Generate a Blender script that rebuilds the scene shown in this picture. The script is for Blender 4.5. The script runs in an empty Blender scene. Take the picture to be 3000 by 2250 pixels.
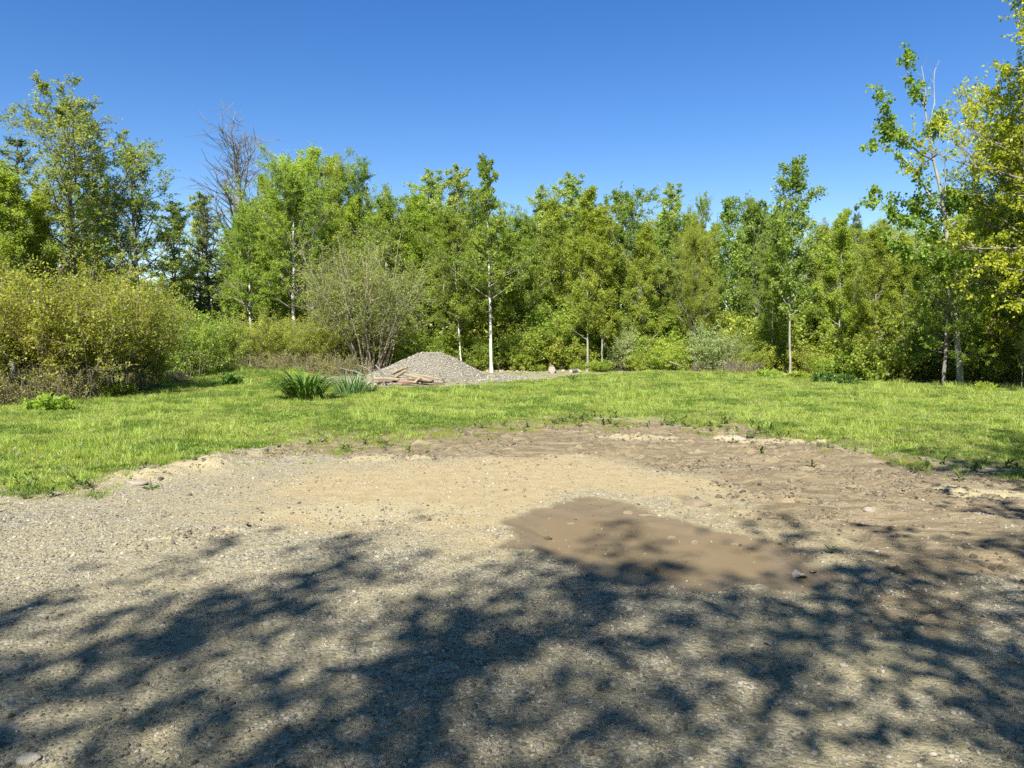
import bpy, math, random
import numpy as np
from mathutils import Vector, Matrix, Euler

sc = bpy.context.scene
PI = math.pi
rad = math.radians

# ------------------------------------------------------------------ camera
F = 2183.0                      # focal length measured in photo pixels (3000 wide)
CAM_H = 1.6
PITCH = math.atan(160 / F)      # horizon lies 160 px above the photo's centre
cam = bpy.data.cameras.new("camera")
cam.sensor_width = 36.0
cam.lens = 36.0 * F / 3000.0
cam.clip_start = 0.05
cam.clip_end = 3000
camo = bpy.data.objects.new("camera", cam)
camo.location = (0, 0, CAM_H)
camo.rotation_euler = (PI / 2 - PITCH, 0, 0)
sc.collection.objects.link(camo)
sc.camera = camo

# ------------------------------------------------------------------ sky and sun
SUN_EL = rad(48)
SUN_AZ = rad(16)                # the light travels forward and this much to the right
LX, LY = math.sin(SUN_AZ), math.cos(SUN_AZ)
world = bpy.data.worlds.new("World")
sc.world = world
world.use_nodes = True
wn, wl = world.node_tree.nodes, world.node_tree.links
wn.clear()
sky = wn.new("ShaderNodeTexSky")
sky.sky_type = 'NISHITA'
sky.sun_disc = False
sky.sun_elevation = SUN_EL
sky.sun_rotation = PI + SUN_AZ      # the sun stands behind the viewer
sky.altitude = 300
sky.air_density = 1.0
sky.dust_density = 0.0
sky.ozone_density = 1.5
bg = wn.new("ShaderNodeBackground")
bg.inputs[1].default_value = 0.068
wo = wn.new("ShaderNodeOutputWorld")
hsv = wn.new("ShaderNodeHueSaturation")     # the phone's saturated rendering of the clear sky
hsv.inputs['Saturation'].default_value = 1.38
hsv.inputs['Hue'].default_value = 0.512
wl.new(sky.outputs[0], hsv.inputs['Color'])
wl.new(hsv.outputs[0], bg.inputs[0])
wl.new(bg.outputs[0], wo.inputs[0])

sun = bpy.data.lights.new("sun", 'SUN')
sun.energy = 5.0
sun.angle = rad(0.53)
sun.color = (1.0, 0.97, 0.91)
suno = bpy.data.objects.new("sun", sun)
sc.collection.objects.link(suno)
ldir = Vector((LX * math.cos(SUN_EL), LY * math.cos(SUN_EL), -math.sin(SUN_EL)))
suno.rotation_euler = ldir.to_track_quat('-Z', 'Y').to_euler()

vs = sc.view_settings
vs.view_transform = 'Standard'
vs.look = 'None'
vs.exposure = 1.25
vs.gamma = 1.0
sc.render.engine = 'CYCLES'
cy = sc.cycles
cy.max_bounces = 6
cy.diffuse_bounces = 3
cy.glossy_bounces = 2
cy.transmission_bounces = 4
cy.transparent_max_bounces = 4
cy.use_denoising = False

# ------------------------------------------------------------------ helpers: measuring
CP, SP = math.cos(PITCH), math.sin(PITCH)


def ray(px, py):
    a, b = (px - 1500) / F, -(py - 1125) / F
    return np.array([a, CP + b * SP, -SP + b * CP])


def G(px, py, z=0.0):
    d = ray(px, py)
    t = (z - CAM_H) / d[2]
    return (d[0] * t, d[1] * t)


def at(px, py, Y):
    d = ray(px, py)
    t = Y / d[1]
    return Vector((d[0] * t, Y, CAM_H + d[2] * t))


# ------------------------------------------------------------------ helpers: noise
_tab = {}


def vnoise(x, y, seed=0):
    if seed not in _tab:
        _tab[seed] = np.random.RandomState(seed + 11).rand(256, 256)
    T = _tab[seed]
    xi, yi = np.floor(x).astype(np.int64), np.floor(y).astype(np.int64)
    fx, fy = x - xi, y - yi
    fx, fy = fx * fx * (3 - 2 * fx), fy * fy * (3 - 2 * fy)
    a, b = T[xi & 255, yi & 255], T[(xi + 1) & 255, yi & 255]
    c, d = T[xi & 255, (yi + 1) & 255], T[(xi + 1) & 255, (yi + 1) & 255]
    return (a * (1 - fx) + b * fx) * (1 - fy) + (c * (1 - fx) + d * fx) * fy


def fbm(x, y, seed=0, octv=4, gain=0.5):
    s, a, n = 0.0, 1.0, 0.0
    for o in range(octv):
        s = s + a * vnoise(x * 2 ** o + 17.3 * o, y * 2 ** o + 9.1 * o, seed + o)
        n += a
        a *= gain
    return s / n


def sstep(e0, e1, v):
    t = np.clip((v - e0) / (e1 - e0), 0, 1)
    return t * t * (3 - 2 * t)


def poly_sd(x, y, poly):
    """signed distance to a polygon in metres, positive inside"""
    P = np.array(poly, float)
    Q = np.roll(P, -1, axis=0)
    dmin = np.full(x.shape, 1e9)
    ins = np.zeros(x.shape, bool)
    for (ax, ay), (bx, by) in zip(P, Q):
        ex, ey = bx - ax, by - ay
        t = np.clip(((x - ax) * ex + (y - ay) * ey) / (ex * ex + ey * ey + 1e-12), 0, 1)
        dmin = np.minimum(dmin, np.hypot(x - ax - t * ex, y - ay - t * ey))
        cond = (ay > y) != (by > y)
        ins ^= cond & (x < (bx - ax) * (y - ay) / (by - ay + 1e-12) + ax)
    return np.where(ins, dmin, -dmin)


def line_y(x, pts):
    """y of a boundary polyline (world) at x"""
    P = np.array(sorted(pts))
    return np.interp(x, P[:, 0], P[:, 1])


# ------------------------------------------------------------------ helpers: meshes and objects
def mesh_raw(name, V, faces, mat=None, smooth=False, attrs=None):
    """V (n,3); faces: list of int arrays (m,k)"""
    me = bpy.data.meshes.new(name)
    V = np.asarray(V, np.float32)
    me.vertices.add(len(V))
    me.vertices.foreach_set("co", V.ravel())
    faces = [np.asarray(f, np.int32) for f in faces if len(f)]
    loops = np.concatenate([f.ravel() for f in faces])
    sizes = np.concatenate([np.full(len(f), f.shape[1], np.int32) for f in faces])
    starts = np.concatenate([[0], np.cumsum(sizes)[:-1]]).astype(np.int32)
    me.loops.add(len(loops))
    me.loops.foreach_set("vertex_index", loops)
    me.polygons.add(len(sizes))
    me.polygons.foreach_set("loop_start", starts)
    me.update(calc_edges=True)
    if smooth:
        me.polygons.foreach_set("use_smooth", np.ones(len(sizes), bool))
    for k, v in (attrs or {}).items():
        a = me.attributes.new(k, 'FLOAT', 'POINT')
        a.data.foreach_set("value", np.asarray(v, np.float32))
    if mat is not None:
        me.materials.append(mat)
    return me


def link(name, me, parent=None, loc=None):
    o = bpy.data.objects.new(name, me)
    sc.collection.objects.link(o)
    if parent is not None:
        o.parent = parent
    if loc is not None:
        o.location = loc
    return o


def tag(o, label, cat, group=None):
    o["label"] = label
    o["category"] = cat
    if group:
        o["group"] = group
    return o


def kind(o, k, label=None, cat=None):
    o["kind"] = k
    if label:
        o["label"] = label
    if cat:
        o["category"] = cat
    return o


def norm(v):
    return v / (np.linalg.norm(v, axis=-1, keepdims=True) + 1e-9)


class Tubes:
    def __init__(s):
        s.V, s.Q, s.n, s.lv = [], [], 0, []

    def path(s, pts, radii, k=6):
        pts = np.asarray(pts, float)
        m = len(pts)
        T = norm(np.gradient(pts, axis=0))
        ref = np.array([0.31, 0.95, 0.05])
        A = norm(np.cross(T, ref))
        B = np.cross(T, A)
        a = np.arange(k) * 2 * PI / k
        r = np.asarray(radii, float)[:, None, None]
        ring = pts[:, None, :] + r * (np.cos(a)[None, :, None] * A[:, None, :] + np.sin(a)[None, :, None] * B[:, None, :])
        s.V.append(ring.reshape(-1, 3))
        i = np.arange(m - 1)[:, None] * k
        j = np.arange(k)[None, :]
        q = np.stack([i + j, i + (j + 1) % k, i + k + (j + 1) % k, i + k + j], -1).reshape(-1, 4) + s.n
        s.Q.append(q)
        # end cap
        tip = s.n + m * k
        s.V.append(pts[-1:] + T[-1:] * radii[-1] * 0.6)
        b = s.n + (m - 1) * k
        s.Q.append(np.stack([b + np.arange(k), b + (np.arange(k) + 1) % k, np.full(k, tip), np.full(k, tip)], -1)[:, :4])
        s.n += m * k + 1

    def segs(s, P0, P1, r0, r1):
        """many straight three-sided twigs at once"""
        P0, P1 = np.asarray(P0), np.asarray(P1)
        if not len(P0):
            return
        T = norm(P1 - P0)
        A = norm(np.cross(T, np.array([0.21, 0.93, 0.3])))
        B = np.cross(T, A)
        a = np.arange(3) * 2 * PI / 3
        off = np.cos(a)[None, :, None] * A[:, None, :] + np.sin(a)[None, :, None] * B[:, None, :]
        R0 = np.broadcast_to(np.asarray(r0, float), (len(P0),))[:, None, None]
        R1 = np.broadcast_to(np.asarray(r1, float), (len(P0),))[:, None, None]
        ring = np.concatenate([P0[:, None] + off * R0, P1[:, None] + off * R1], 1)
        s.V.append(ring.reshape(-1, 3))
        b = s.n + np.arange(len(P0))[:, None] * 6
        for j in range(3):
            k = (j + 1) % 3
            s.Q.append(np.concatenate([b + j, b + k, b + 3 + k, b + 3 + j], 1))
        s.n += 6 * len(P0)

    def mesh(s, name, mat):
        V = np.concatenate(s.V)
        Q = np.concatenate(s.Q)
        deg = Q[:, 2] == Q[:, 3]
        return mesh_raw(name, V, [Q[~deg], Q[deg][:, :3]], mat, smooth=True)


# ------------------------------------------------------------------ materials
def mat_new(name):
    m = bpy.data.materials.new(name)
    m.use_nodes = True
    nt = m.node_tree
    nt.nodes.clear()
    out = nt.nodes.new("ShaderNodeOutputMaterial")
    return m, nt, nt.nodes, nt.links, out


def mixc(nt, fac, a, b, mode='MIX'):
    n = nt.nodes.new("ShaderNodeMix")
    n.data_type = 'RGBA'
    n.blend_type = mode
    for sock, v in ((n.inputs[0], fac), (n.inputs[6], a), (n.inputs[7], b)):
        if hasattr(v, 'links'):
            nt.links.new(v, sock)
        elif isinstance(v, (int, float)):
            sock.default_value = v
        else:
            sock.default_value = (*v, 1) if len(v) == 3 else v
    return n.outputs[2]


def mathn(nt, op, a, b=None, clamp=False):
    n = nt.nodes.new("ShaderNodeMath")
    n.operation = op
    n.use_clamp = clamp
    for sock, v in zip(n.inputs, (a, b)):
        if v is None:
            continue
        if hasattr(v, 'links'):
            nt.links.new(v, sock)
        else:
            sock.default_value = v
    return n.outputs[0]


def noise_tex(nt, scale, detail=3, rough=0.55, vec=None, out=0):
    n = nt.nodes.new("ShaderNodeTexNoise")
    n.inputs['Scale'].default_value = scale
    n.inputs['Detail'].default_value = detail
    n.inputs['Roughness'].default_value = rough
    if vec is not None:
        nt.links.new(vec, n.inputs['Vector'])
    return n.outputs[out]


def ramp(nt, fac, stops):
    n = nt.nodes.new("ShaderNodeValToRGB")
    el = n.color_ramp.elements
    while len(el) < len(stops):
        el.new(0.5)
    for e, (p, c) in zip(el, stops):
        e.position = p
        e.color = (*c, 1) if not isinstance(c, (int, float)) else (c, c, c, 1)
    nt.links.new(fac, n.inputs[0])
    return n.outputs[0]


def attr(nt, name):
    n = nt.nodes.new("ShaderNodeAttribute")
    n.attribute_name = name
    return n.outputs['Fac']


def leaf_mat(name, c1, c2, trans=0.54, rough=0.45, spec=0.25, c3=None, var=0.22):
    """two-sided leaf: diffuse, translucent and a little gloss; lv picks each leaf's tint"""
    m, nt, N, L, out = mat_new(name)
    lv = attr(nt, "lv")
    oi = N.new("ShaderNodeObjectInfo")
    col = ramp(nt, lv, [(0.0, c1), (0.6, c2), (1.0, c3 or c2)])
    v = mathn(nt, 'MULTIPLY_ADD', oi.outputs['Random'], var)
    v.node.inputs[2].default_value = 1 - var / 2
    hs = N.new("ShaderNodeHueSaturation")
    L.new(col, hs.inputs['Color'])
    L.new(v, hs.inputs['Value'])
    h = mathn(nt, 'MULTIPLY_ADD', oi.outputs['Random'], 0.022)
    h.node.inputs[2].default_value = 0.489
    L.new(h, hs.inputs['Hue'])
    col = hs.outputs[0]
    d = N.new("ShaderNodeBsdfPrincipled")
    L.new(col, d.inputs['Base Color'])
    d.inputs['Roughness'].default_value = rough
    d.inputs['Specular IOR Level'].default_value = spec
    t = N.new("ShaderNodeBsdfTranslucent")
    tc = mixc(nt, 1.0, col, (1.1, 1.2, 0.5), 'MULTIPLY')
    L.new(tc, t.inputs[0])
    mx = N.new("ShaderNodeMixShader")
    mx.inputs[0].default_value = trans
    L.new(d.outputs[0], mx.inputs[1])
    L.new(t.outputs[0], mx.inputs[2])
    L.new(mx.outputs[0], out.inputs[0])
    return m


def bark_mat(name, c1, c2, scale=14, stretch=0.25, bump=0.4, rough=0.9):
    m, nt, N, L, out = mat_new(name)
    tc = N.new("ShaderNodeTexCoord")
    mp = N.new("ShaderNodeMapping")
    mp.inputs['Scale'].default_value = (1, 1, stretch)
    L.new(tc.outputs['Object'], mp.inputs[0])
    n1 = noise_tex(nt, scale, 4, 0.6, mp.outputs[0])
    col = ramp(nt, n1, [(0.3, c1), (0.7, c2)])
    p = N.new("ShaderNodeBsdfPrincipled")
    L.new(col, p.inputs['Base Color'])
    p.inputs['Roughness'].default_value = rough
    b = N.new("ShaderNodeBump")
    b.inputs['Strength'].default_value = bump
    b.inputs['Distance'].default_value = 0.02
    L.new(n1, b.inputs['Height'])
    L.new(b.outputs[0], p.inputs['Normal'])
    L.new(p.outputs[0], out.inputs[0])
    return m


def birch_mat(name):
    m, nt, N, L, out = mat_new(name)
    tc = N.new("ShaderNodeTexCoord")
    mp = N.new("ShaderNodeMapping")
    mp.inputs['Scale'].default_value = (2.2, 2.2, 13)
    L.new(tc.outputs['Object'], mp.inputs[0])
    n1 = noise_tex(nt, 1.0, 3, 0.6, mp.outputs[0])
    mp2 = N.new("ShaderNodeMapping")
    mp2.inputs['Scale'].default_value = (1, 1, 0.55)
    L.new(tc.outputs['Object'], mp2.inputs[0])
    n2 = noise_tex(nt, 5.0, 2, 0.5, mp2.outputs[0])
    base = ramp(nt, n2, [(0.25, (0.42, 0.385, 0.32)), (0.6, (0.66, 0.64, 0.58))])
    dk = ramp(nt, n1, [(0.60, 0.0), (0.66, 1.0)])
    col = mixc(nt, dk, base, (0.05, 0.045, 0.04))
    p = N.new("ShaderNodeBsdfPrincipled")
    L.new(col, p.inputs['Base Color'])
    p.inputs['Roughness'].default_value = 0.7
    L.new(p.outputs[0], out.inputs[0])
    return m


def stone_mat(name, c1, c2, scale=25, bump=0.5, rough=0.9, c3=None):
    m, nt, N, L, out = mat_new(name)
    tc = N.new("ShaderNodeTexCoord")
    oi = N.new("ShaderNodeObjectInfo")
    n1 = noise_tex(nt, scale, 5, 0.62, tc.outputs['Object'])
    col = ramp(nt, n1, [(0.3, c1), (0.68, c2)])
    if c3:
        lv = attr(nt, "lv")
        col = mixc(nt, lv, col, c3)
        col2 = mixc(nt, 1.0, col, ramp(nt, lv, [(0.0, 0.55), (0.5, 1.0), (1.0, 1.25)]), 'MULTIPLY')
        col = col2
    p = N.new("ShaderNodeBsdfPrincipled")
    L.new(col, p.inputs['Base Color'])
    p.inputs['Roughness'].default_value = rough
    b = N.new("ShaderNodeBump")
    b.inputs['Strength'].default_value = bump
    b.inputs['Distance'].default_value = 0.02
    L.new(n1, b.inputs['Height'])
    L.new(b.outputs[0], p.inputs['Normal'])
    L.new(p.outputs[0], out.inputs[0])
    return m


def wood_mat(name, c1, c2, scale=6):
    m, nt, N, L, out = mat_new(name)
    tc = N.new("ShaderNodeTexCoord")
    mp = N.new("ShaderNodeMapping")
    mp.inputs['Scale'].default_value = (0.7, 9, 9)
    L.new(tc.outputs['Object'], mp.inputs[0])
    n1 = noise_tex(nt, scale, 5, 0.65, mp.outputs[0])
    n2 = noise_tex(nt, 3.0, 3, 0.6, tc.outputs['Object'])
    col = ramp(nt, n1, [(0.3, c1), (0.65, c2)])
    col = mixc(nt, ramp(nt, n2, [(0.45, 0.0), (0.75, 0.7)]), col, (0.16, 0.12, 0.09))
    p = N.new("ShaderNodeBsdfPrincipled")
    L.new(col, p.inputs['Base Color'])
    p.inputs['Roughness'].default_value = 0.85
    b = N.new("ShaderNodeBump")
    b.inputs['Strength'].default_value = 0.5
    b.inputs['Distance'].default_value = 0.01
    L.new(n1, b.inputs['Height'])
    L.new(b.outputs[0], p.inputs['Normal'])
    L.new(p.outputs[0], out.inputs[0])
    return m


M = {}
M['bark'] = bark_mat("bark_grey_brown", (0.085, 0.07, 0.055), (0.25, 0.22, 0.18))
M['bark_tan'] = bark_mat("bark_tan", (0.17, 0.14, 0.095), (0.36, 0.31, 0.22))
M['bark_pale'] = bark_mat("bark_pale_aspen", (0.16, 0.155, 0.12), (0.37, 0.355, 0.28), 9)
M['bark_dead'] = bark_mat("bark_bare_grey", (0.11, 0.10, 0.08), (0.24, 0.225, 0.18))
M['stem_grey'] = bark_mat("stem_grey", (0.115, 0.09, 0.057), (0.25, 0.205, 0.14))
M['birch'] = birch_mat("bark_birch")
M['lf_birch'] = leaf_mat("leaf_birch", (0.175, 0.254, 0.033), (0.315, 0.399, 0.055), c3=(0.466, 0.517, 0.099))
M['lf_birch_dk'] = leaf_mat("leaf_birch_deep", (0.149, 0.220, 0.028), (0.280, 0.358, 0.050), c3=(0.451, 0.495, 0.099))
M['lf_maple'] = leaf_mat("leaf_maple", (0.231, 0.303, 0.039), (0.385, 0.446, 0.066), c3=(0.539, 0.561, 0.110))
M['lf_shade'] = leaf_mat("leaf_overhead", (0.26, 0.31, 0.04), (0.40, 0.43, 0.07), trans=0.68)
M['lf_maple_y'] = leaf_mat("leaf_maple_yellow", (0.274, 0.319, 0.025), (0.467, 0.484, 0.045), c3=(0.638, 0.597, 0.090))
M['lf_pale'] = leaf_mat("leaf_pale", (0.242, 0.297, 0.083), (0.385, 0.440, 0.132), c3=(0.528, 0.572, 0.220))
M['lf_aspen'] = leaf_mat("leaf_aspen", (0.139, 0.220, 0.033), (0.253, 0.352, 0.055), spec=0.35, c3=(0.417, 0.484, 0.110))
M['lf_willow'] = leaf_mat("leaf_willow_olive", (0.249, 0.282, 0.040), (0.424, 0.429, 0.065), c3=(0.559, 0.531, 0.109))
M['lf_bush'] = leaf_mat("leaf_bush_bright", (0.187, 0.281, 0.033), (0.330, 0.418, 0.055), c3=(0.484, 0.550, 0.110))
M['lf_olive'] = leaf_mat("leaf_olive", (0.17, 0.21, 0.04), (0.29, 0.33, 0.06), c3=(0.40, 0.42, 0.10))
M['lf_silver'] = leaf_mat("leaf_silvery", (0.229, 0.315, 0.100), (0.415, 0.501, 0.200), c3=(0.686, 0.744, 0.429))
M['lf_pine'] = leaf_mat("needle_pine", (0.029, 0.065, 0.023), (0.065, 0.117, 0.039), trans=0.15)
M['lf_lily'] = leaf_mat("leaf_daylily", (0.03, 0.075, 0.012), (0.11, 0.20, 0.03), trans=0.25, rough=0.35, spec=0.45)
M['lf_iris'] = leaf_mat("leaf_iris", (0.091, 0.182, 0.065), (0.195, 0.312, 0.117), trans=0.3, rough=0.45)
M['grass'] = leaf_mat("grass_blade", (0.22, 0.30, 0.045), (0.41, 0.48, 0.095), trans=0.5, rough=0.4, spec=0.3, c3=(0.66, 0.66, 0.30), var=0.55)
M['grass_dk'] = leaf_mat("grass_blade_deep", (0.09, 0.16, 0.02), (0.19, 0.28, 0.04), trans=0.4, rough=0.4, spec=0.3, c3=(0.30, 0.38, 0.08), var=0.4)
M['grass_dry'] = leaf_mat("grass_dry", (0.25, 0.21, 0.11), (0.40, 0.34, 0.19), trans=0.25, c3=(0.5, 0.44, 0.27))
M['weed'] = leaf_mat("weed_leaf", (0.06, 0.10, 0.02), (0.14, 0.19, 0.04), trans=0.3)
M['petal'] = leaf_mat("dandelion_petal", (0.75, 0.55, 0.01), (0.85, 0.68, 0.02), trans=0.2)
M['seedhead'] = leaf_mat("dandelion_seed", (0.6, 0.6, 0.55), (0.75, 0.74, 0.70), trans=0.3)
M['stone'] = stone_mat("gravel_stone", (0.12, 0.11, 0.085), (0.25, 0.228, 0.17), 40, c3=(0.33, 0.30, 0.225))
M['pile'] = stone_mat("gravel_heap", (0.085, 0.077, 0.055), (0.25, 0.226, 0.165), 45, 0.9)
M['rock'] = stone_mat("pale_rock", (0.24, 0.195, 0.14), (0.36, 0.31, 0.235), 12, 0.6)
M['brick'] = stone_mat("rubble_orange", (0.28, 0.17, 0.10), (0.42, 0.31, 0.22), 14)
M['clod'] = stone_mat("mud_clod", (0.22, 0.17, 0.105), (0.36, 0.29, 0.19), 30, 0.8)
M['clod_rnd'] = stone_mat("mud_crumb", (0.13, 0.098, 0.06), (0.25, 0.195, 0.125), 30, .8, c3=(0.33, 0.265, 0.175))
M['wood_new'] = wood_mat("lumber_pale", (0.211, 0.156, 0.087), (0.335, 0.269, 0.167))
M['wood_red'] = wood_mat("lumber_reddish", (0.22, 0.11, 0.05), (0.34, 0.185, 0.095))
M['wood_old'] = wood_mat("lumber_weathered", (0.16, 0.13, 0.1), (0.29, 0.25, 0.195))
M['wood_rust'] = wood_mat("lumber_dark", (0.12, 0.07, 0.045), (0.22, 0.13, 0.08))
M['straw'] = bark_mat("straw", (0.22, 0.18, 0.11), (0.36, 0.30, 0.19))
M['dry_leaf'] = leaf_mat("dry_leaf", (0.17, 0.145, 0.115), (0.27, 0.24, 0.20), trans=0.1)

# ------------------------------------------------------------------ ground: zones measured on the photo, kept in world metres
lawn_edge_px = [(-600, 1520), (0, 1462), (250, 1432), (380, 1405), (520, 1372), (620, 1345), (760, 1322), (900, 1302), (1050, 1300), (1200, 1292),
                (1330, 1276), (1480, 1262), (1620, 1246), (1780, 1238), (1950, 1244), (2080, 1262), (2200, 1262), (2330, 1268),
                (2420, 1302), (2500, 1338), (2600, 1360), (2720, 1368), (2860, 1382), (3000, 1400), (3600, 1480)]
LAWN = [G(*p) for p in lawn_edge_px]
wood_edge_px = [(-900, 1215), (0, 1190), (200, 1165), (400, 1140), (600, 1112), (780, 1100), (900, 1104), (1060, 1110), (1300, 1088),
                (1430, 1086), (1600, 1086), (1900, 1086), (2100, 1090), (2300, 1102), (2450, 1112), (2600, 1126), (2800, 1136),
                (3000, 1142), (3900, 1170)]
WOOD = [G(*p) for p in wood_edge_px]
puddle_px = [(1450, 1548), (1520, 1505), (1620, 1478), (1720, 1456), (1800, 1470), (1900, 1492), (2000, 1512), (2150, 1548), (2300, 1590),
             (2420, 1640), (2450, 1695), (2370, 1728), (2240, 1735), (2120, 1722), (1960, 1700), (1800, 1668),
             (1650, 1625), (1520, 1590)]
PUD = [G(*p) for p in puddle_px]
sand_px = [(700, 1470), (900, 1400), (1150, 1345), (1400, 1330), (1700, 1345), (1950, 1380), (2150, 1420), (2250, 1500), (2400, 1570),
           (2300, 1600), (2000, 1520), (1750, 1450), (1600, 1470), (1450, 1520), (1400, 1580), (1200, 1540), (900, 1520)]
SAND = [G(*p) for p in sand_px]
mud_px = [(820, 1335), (950, 1285), (1200, 1262), (1500, 1238), (1900, 1225), (2300, 1250), (2500, 1310), (2700, 1345), (2900, 1375), (3100, 1400), (3100, 1700),
          (2900, 1780), (2600, 1800), (2550, 1680), (2350, 1570), (2200, 1470), (2000, 1390), (1700, 1340), (1300, 1335)]
MUD = [G(*p) for p in mud_px]
pad_px = [(880, 1108), (1060, 1090), (1300, 1083), (1900, 1086), (1880, 1097), (1700, 1102), (1600, 1115), (1420, 1133), (1250, 1140), (1080, 1140), (960, 1135)]
PAD = [G(*p) for p in pad_px]
crumb_px = [(380, 1590), (480, 1560), (620, 1535), (780, 1518), (830, 1540), (700, 1575), (520, 1600), (420, 1615)]
CRUMB = [G(*p) for p in crumb_px]
pale_spots = [(560, 1378, .45), (700, 1345, .45), (1120, 1345, .35), (1090, 1490, .55), (1240, 1500, .35), (1880, 1285, .5), (2260, 1293, .6), (2150, 1290, .3),
              (1200, 1345, .3), (390, 1400, .35), (2570, 1960, .3), (2640, 1930, .2), (2880, 1445, .45)]

# wheel ruts run from the middle of the yard down to the right
RUT_A, RUT_B = G(1700, 1340), G(2760, 1560)
_rd = np.array([RUT_B[0] - RUT_A[0], RUT_B[1] - RUT_A[1]])
_rd = _rd / np.hypot(*_rd)
_rn = np.array([-_rd[1], _rd[0]])


def zones(x, y):
    wx = (fbm(x * 1.3, y * 1.3, 3) - .5)
    wy = (fbm(x * 1.3 + 40, y * 1.3, 5) - .5)
    fine = fbm(x * 7, y * 7, 8) - .5
    z = {}
    d = y - line_y(x, LAWN) + 1.5 * wx + 0.9 * fine + .8 * (fbm(x * 3.1, y * 3.1, 19) - .5)
    z['lawn_d'] = d
    lawn = sstep(-0.35, 1.5, d) * (.72 + .28 * sstep(.35, .5, fbm(x * 2.3, y * 2.3, 23)) + .28 * sstep(1.5, 3, d)).clip(0, 1)
    wood = sstep(-0.3, 0.6, y - line_y(x, WOOD) + 0.8 * wx)
    z['wood'] = wood
    pad = sstep(-0.15, 0.3, poly_sd(x, y, PAD) + 0.7 * wx + .25 * fine)
    z['pad'] = pad
    # worn patch in the lawn near its front edge
    z['lawn'] = lawn * (1 - pad)
    z['pud'] = poly_sd(x, y, PUD) + 0.75 * wx + .5 * wy + 0.22 * fine
    z['wet'] = sstep(-0.16, 0.16, z['pud'])
    z['sand'] = sstep(-1.1, 1.1, poly_sd(x, y, SAND) + 1.6 * wy + 0.5 * fine)
    z['mud'] = sstep(-0.5, 0.6, poly_sd(x, y, MUD) + 1.3 * wx + .6 * fine)
    z['crumb'] = sstep(-0.12, 0.12, poly_sd(x, y, CRUMB) + .4 * wx + .3 * fine)
    pale = np.zeros_like(x)
    for px, py, r in pale_spots:
        gx, gy = G(px, py)
        q = np.hypot((x - gx) / (r * 1.6), (y - gy) / (r * .75)) + 1.2 * wx + 1.0 * fine
        pale = np.maximum(pale, 1 - sstep(.55, 1.0, q))
    z['pale'] = pale
    # thin moss and green fuzz beside the lawn
    z['moss'] = sstep(-1.3, 0.1, d) * (1 - sstep(0.2, .8, d)) * sstep(.42, .62, fbm(x * 2.1, y * 2.1, 21))
    return z


def height(x, y, z=None, fine=True):
    z = z or zones(x, y)
    h = 0.05 * (fbm(x * .25, y * .25, 30) - .5) * sstep(9, 16, y)
    h = h + 0.05 * z['lawn'] * (0.6 + .8 * (fbm(x * .9, y * .9, 31) - .5))
    # low bank in front of the left thicket
    gx, gy = G(650, 1112)
    h = h + 0.30 * np.exp(-((x - gx) / 2.6) ** 2 - ((y - gy - .3) / 1.6) ** 2)
    # sandy spoil ridge along the front edge of the lawn, on the left
    for px, py, r, a in ((560, 1380, .5, .10), (640, 1362, .5, .10), (730, 1342, .5, .07), (395, 1404, .28, .09), (470, 1398, .3, .05), (840, 1326, .5, .05), (1090, 1345, .5, .03), (2150, 1292, .25, .05)):
        gx, gy = G(px, py)
        h = h + a * np.exp(-((x - gx) / r) ** 2 - ((y - gy) / .22) ** 2) * (.2 + 1.6 * fbm(x * 4, y * 4, 33))
    # puddle basin
    h = h - 0.045 * sstep(-0.15, .5, z['pud'])
    if fine:
        # ruts
        u = (x - RUT_A[0]) * _rd[0] + (y - RUT_A[1]) * _rd[1]
        v = (x - RUT_A[0]) * _rn[0] + (y - RUT_A[1]) * _rn[1] + 1.1 * (fbm(x * .8, y * .8, 41) - .5)
        env = z['mud'] * (1 - z['wet'])
        rut = np.sin(v * 2 * PI / .55) * .5 + .5
        h = h + env * .022 * (rut ** 3 - .3) * sstep(.4, .7, fbm(x * .9, y * .9, 42))
        an = fbm(u * 1.1, v * 5.5, 50, 5, .6)
        h = h + env * (.085 * (an - .5) + .05 * np.maximum(.06 - np.abs(fbm(u * 1.6 + 7, v * 7, 51, 3) - .5), 0) / .06 * sstep(.5, .65, fbm(x * 1.3, y * 1.3, 52)))
        tread = np.sin((u + .5 * v) * 2 * PI / .09) * .5 + .5
        h = h + env * .016 * tread * (rut < .4) * sstep(.45, .62, fbm(x * .8, y * .8, 43))
        cl = fbm(x * 9, y * 9, 44, 4)
        h = h + env * .075 * np.maximum(cl - .56, 0) * 2.2 * sstep(.45, .6, fbm(x * .7, y * .7, 49))
        h = h + z['crumb'] * .055 * np.maximum(fbm(x * 11, y * 11, 45, 3) - .42, 0) * 2
        h = h + .010 * (fbm(x * 6, y * 6, 46) - .5) * (1 - z['wet'])
        h = h + .006 * (fbm(x * 24, y * 24, 47, 3) - .5) * (1 - .75 * z['wet'])
        h = h - 0.016 * z['wet'] * sstep(.5, .7, fbm(x * 1.2, y * 1.2, 48))
    return h


def axis(segs):
    out = []
    for a, b, n in segs:
        out.append(np.linspace(a, b, n, endpoint=False))
    return np.unique(np.concatenate(out + [[segs[-1][1]]]))


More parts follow.
